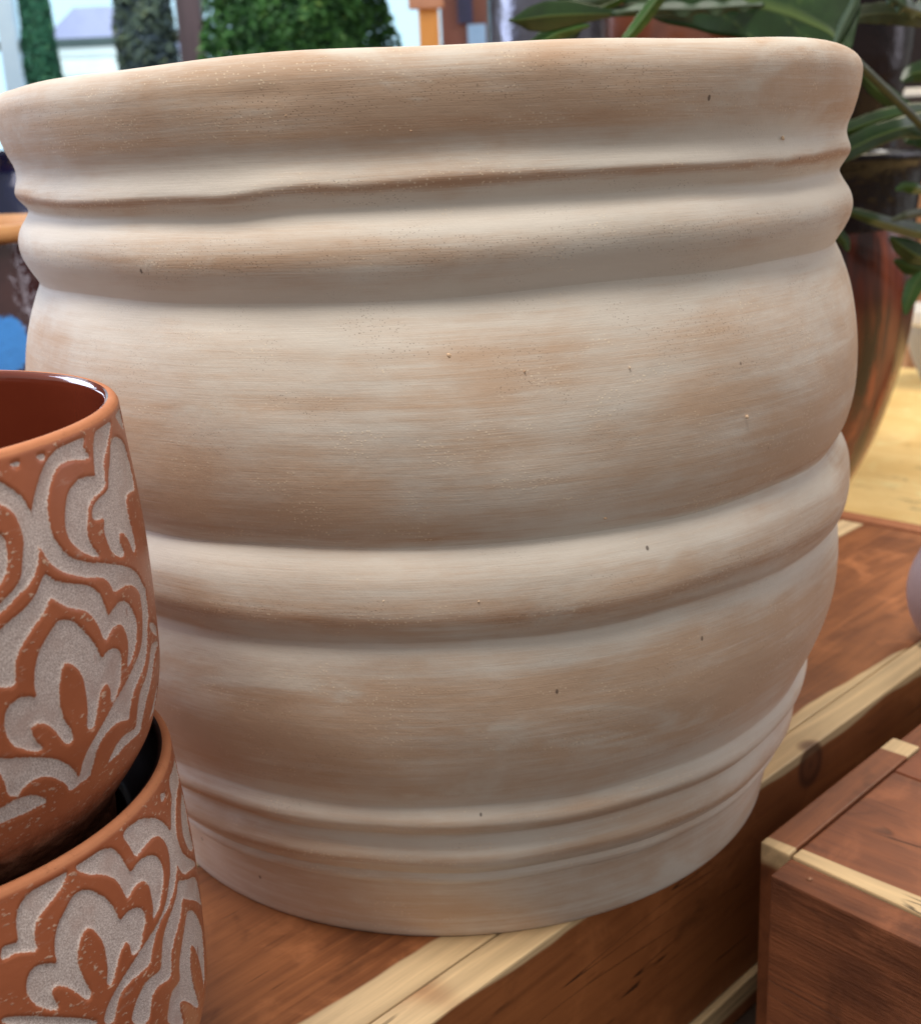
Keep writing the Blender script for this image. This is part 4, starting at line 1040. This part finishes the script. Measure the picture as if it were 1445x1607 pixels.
# pine post with bracket, brown post beside it
py = 2.6
x0, x1 = px_x(657, 40, py), px_x(689, 40, py)
post = empty('wooden_post', ((x0 + x1) / 2, py, FLOOR_Z))
tag(post, 'orange varnished pine post right of the round topiary', 'post')
hw = (x1 - x0) / 2
box('shaft', (-hw, -hw, 0), (hw, hw, 3.4), M_ORANGE, post, 0.006)
zb = at(670, 3, py)[2] - FLOOR_Z
box('bracket', (-hw * 1.9, -hw - 0.022, zb - 0.02), (hw * 1.5, -hw - 0.0005, zb + 0.05), mat_plain('pinkish_bracket', srgb(206, 150, 120), srgb(180, 126, 100), 0.5), post, 0.004)
x0, x1 = px_x(692, 40, 2.9), px_x(768, 40, 2.9)
t_ = box('brown_post', (x0, 2.86, FLOOR_Z), (x1, 2.94, 2.6), mat_plain('reddish_brown_post', srgb(122, 76, 66), srgb(96, 60, 56), 0.55, 3, 0.1), bevel=0.006)
tag(t_, 'wide reddish brown post beside the silvery jar', 'post')
# hanging blue flyers on the brown post
t_ = box('blue_flyer', (px_x(735, 60, 2.8), 2.842, at(740, 86, 2.8)[2]), (px_x(764, 60, 2.8), 2.846, at(740, 36, 2.8)[2]), mat_plain('light_blue_card', srgb(150, 190, 236), srgb(130, 172, 222), 0.5), bevel=0)
tag(t_, 'light blue card fixed on the reddish brown post', 'card')
t_ = box('blue_flyer', (px_x(718, 10, 2.8), 2.842, at(730, 34, 2.8)[2]), (px_x(742, 10, 2.8), 2.846, at(730, -40, 2.8)[2]), mat_plain('dark_blue_card', srgb(40, 48, 92), srgb(30, 36, 72), 0.5), bevel=0)
tag(t_, 'dark navy card fixed high on the reddish brown post', 'card')


# clipped conifers
def topiary(name, label, x, y, z0, height, r0, r1, n, cols, leaf_s, trunk=0.25, power=1.0, group=None, lean=0.0):
    root = empty(name, (x, y, z0))
    tag(root, label, 'tree', group)
    pm = mat_plain('planter_clay', srgb(120, 84, 66), srgb(96, 66, 54), 0.7)
    lathe('planter', [(0.0, 0.10), (0.004, 0.11), (0.2, 0.14), (0.21, 0.15), (0.23, 0.15), (0.232, 0.14), (0.2, 0.13), (0.19, 0.002)], pm, root, 32)
    zt = 0.19 + trunk
    bm_ = [(0.18, 0.022), (zt + height * 0.6, 0.012)]
    lathe('trunk', bm_, mat_plain('conifer_bark', srgb(92, 70, 54), srgb(70, 52, 42), 0.8), root, 10, 2)
    lobes = rng.normal(size=(26, 3))
    V, F_, tint = [], [], []

    def rad(h):
        return r0 + (r1 - r0) * h ** power

    for i in range(n):
        h = rng.random() ** 0.85
        a = rng.random() * 2 * PI
        depth = rng.random() ** 3
        q_ = Vector((rad(h) * math.cos(a) + x * 3, rad(h) * math.sin(a), h * height))
        lump = 0.11 * noise.noise(q_ * 7.0) + 0.08 * noise.noise(q_ * 17.0)
        end = min(1.0, math.sqrt(max(0.0, (1 - h) / 0.10)) if h > 0.90 else 1) * min(1.0, math.sqrt(h / 0.06) if h < 0.06 else 1)
        rr = rad(h) * (1 + lump) * (1 - 0.32 * depth) * end
        p = np.array([rr * math.cos(a) + lean * h, rr * math.sin(a), zt + h * height])
        nrm = np.array([math.cos(a), math.sin(a), 0.35]) + rng.normal(size=3) * 0.55
        nrm /= np.linalg.norm(nrm)
        t1 = np.cross(nrm, rng.normal(size=3))
        t1 /= np.linalg.norm(t1)
        t2 = np.cross(nrm, t1)
        s = leaf_s * (0.6 + 0.8 * rng.random())
        b_ = len(V)
        V += [p - t1 * s, p - t2 * s * 0.45 + nrm * s * 0.2, p + t1 * s, p + t2 * s * 0.45 + nrm * s * 0.2]
        F_.append((b_, b_ + 1, b_ + 2, b_ + 3))
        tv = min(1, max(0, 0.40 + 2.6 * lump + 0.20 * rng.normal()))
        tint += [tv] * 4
    # added dark core inside the crown, keeps bright gaps from showing through
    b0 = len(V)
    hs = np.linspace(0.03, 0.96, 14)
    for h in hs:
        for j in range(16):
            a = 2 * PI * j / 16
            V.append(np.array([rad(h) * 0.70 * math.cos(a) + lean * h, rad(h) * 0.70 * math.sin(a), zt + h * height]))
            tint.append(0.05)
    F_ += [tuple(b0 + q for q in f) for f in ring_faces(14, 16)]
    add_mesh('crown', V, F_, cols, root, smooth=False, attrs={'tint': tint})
    return root


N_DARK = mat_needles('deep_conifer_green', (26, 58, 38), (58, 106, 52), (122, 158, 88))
N_TEAL = mat_needles('teal_conifer_green', (30, 66, 60), (44, 98, 78), (76, 124, 92))  # bluish greens of the narrow left column
N_GREY = mat_needles('greyish_conifer_green', (50, 66, 84), (76, 96, 84), (124, 134, 96))
xl, xr = at(318, 100, 3.2)[0], at(624, 78, 3.2)[0]
c0 = (xl + xr) / 2
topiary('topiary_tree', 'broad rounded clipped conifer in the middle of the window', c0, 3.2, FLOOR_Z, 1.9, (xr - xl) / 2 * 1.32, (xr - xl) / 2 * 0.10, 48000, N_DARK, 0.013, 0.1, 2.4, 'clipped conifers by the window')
xl, xr = at(42, 120, 4.4)[0], at(106, 120, 4.4)[0]
topiary('topiary_tree', 'narrow dark teal conifer column nearest the left frame of the window', (xl + xr) / 2, 4.4, FLOOR_Z, 2.2, (xr - xl) / 2 * 1.6, (xr - xl) / 2 * 0.25, 20000, N_TEAL, 0.012, 0.15, 0.9, 'clipped conifers by the window', lean=-0.02)
xl, xr = at(184, 60, 4.0)[0], at(278, 60, 4.0)[0]
topiary('topiary_tree', 'greyish green conifer column beside the purple brown window post', (xl + xr) / 2, 4.0, FLOOR_Z, 2.1, (xr - xl) / 2 * 1.2, (xr - xl) / 2 * 0.45, 24000, N_GREY, 0.012, 0.15, 2.4, 'clipped conifers by the window')

# outside: ground, white house with lavender gable, sky
tag(box('outdoor_ground', (-14, 6.3, FLOOR_Z - 0.25), (10, 19, FLOOR_Z - 0.15), mat_plain('pale_gravel', srgb(190, 188, 184), srgb(170, 168, 166), 0.8, 6), bevel=0), kind='structure')
hy = 13.0
hx0, hx1 = px_x(88, 60, hy), px_x(210, 60, hy)
house = empty('white_house', ((hx0 + hx1) / 2, hy, FLOOR_Z - 0.15))
tag(house, 'pale house with lavender gable seen blurred through the window', 'house')
hw = (hx1 - hx0) / 2
M_SIDING = mat_plain('white_siding', srgb(226, 234, 232), srgb(214, 226, 226), 0.7, 3, 0.05)
M_LAV = mat_plain('lavender_roof', srgb(170, 172, 206), srgb(156, 160, 196), 0.7, 3, 0.05)
zt = at(150, 62, hy)[2] - (FLOOR_Z - 0.15)
za = at(128, 14, hy)[2] - (FLOOR_Z - 0.15)
box('wall', (-hw, 0, 0), (hw, 3.0, zt), M_SIDING, house, 0)
for k_ in range(14):
    box('siding_board', (-hw, -0.03, zt - 0.16 - k_ * 0.19), (hw, -0.001, zt - 0.02 - k_ * 0.19), M_SIDING, house, 0.004)
rv = [(-hw - 0.1, -0.15, zt + 0.002), (hw + 0.1, -0.15, zt + 0.002), (hw * 0.55, -0.15, za), (-hw * 0.35, -0.15, za), (-hw - 0.1, 3.1, zt + 0.002), (hw + 0.1, 3.1, zt + 0.002), (hw * 0.55, 3.1, za), (-hw * 0.35, 3.1, za)]
add_mesh('roof', rv, [(0, 1, 2, 3), (7, 6, 5, 4), (0, 4, 5, 1), (1, 5, 6, 2), (2, 6, 7, 3), (3, 7, 4, 0)], M_LAV, house, False)
skm = MatB('bright_sky')
em = skm.n('ShaderNodeEmission')
em.inputs[0].default_value = (0.62, 0.86, 1.0, 1)
em.inputs[1].default_value = SKY_STRENGTH
skm.nt.links.new(em.outputs[0], skm.out.inputs[0])
tag(box('sky', (-22, 19.5, -3), (16, 19.7, 14), skm.m, bevel=0), kind='structure')

# ---- right background: dim shelf with a white box, post with warm light in its peach colour
sy = 2.35
zs = at(1440, 151, sy)[2]
x0 = px_x(1404, 150, sy)
shelf = empty('plant_stand', (x0 + 0.32, sy + 0.15, FLOOR_Z))
tag(shelf, 'dim dark stand behind the leaves at the right edge', 'stand')
box('stand_top', (-0.32, -0.16, zs - FLOOR_Z - 0.03), (0.5, 0.16, zs - FLOOR_Z), M_DARK, shelf, 0.003)
for sx in (-0.29, 0.44):
    for sgn in (-0.13, 0.13):
        box('leg', (sx - 0.02, sgn - 0.02, 0), (sx + 0.02, sgn + 0.02, zs - FLOOR_Z - 0.0305), M_DARK, shelf, 0.002)
q0, q1 = at(1416, 150, sy), at(1470, 136, sy)
t_ = box('white_box', (q0[0], sy, zs + 0.0005), (q1[0], sy + 0.12, q1[2]), M_WHITE, bevel=0.002)
tag(t_, 'small white box on the dim stand at the right edge', 'box')
x0, x1 = px_x(1434, 250, 2.9), px_x(1466, 250, 2.9)
t_ = box('peach_post', (x0, 2.86, FLOOR_Z), (x1, 2.94, at(1440, 236, 2.9)[2]), mat_plain('peach_painted_light', srgb(238, 178, 128), srgb(228, 164, 112), 0.5), bevel=0.004)  # warm light on the post is put into its peach colour
tag(t_, 'short peach coloured post behind the leaves at the right edge', 'post')
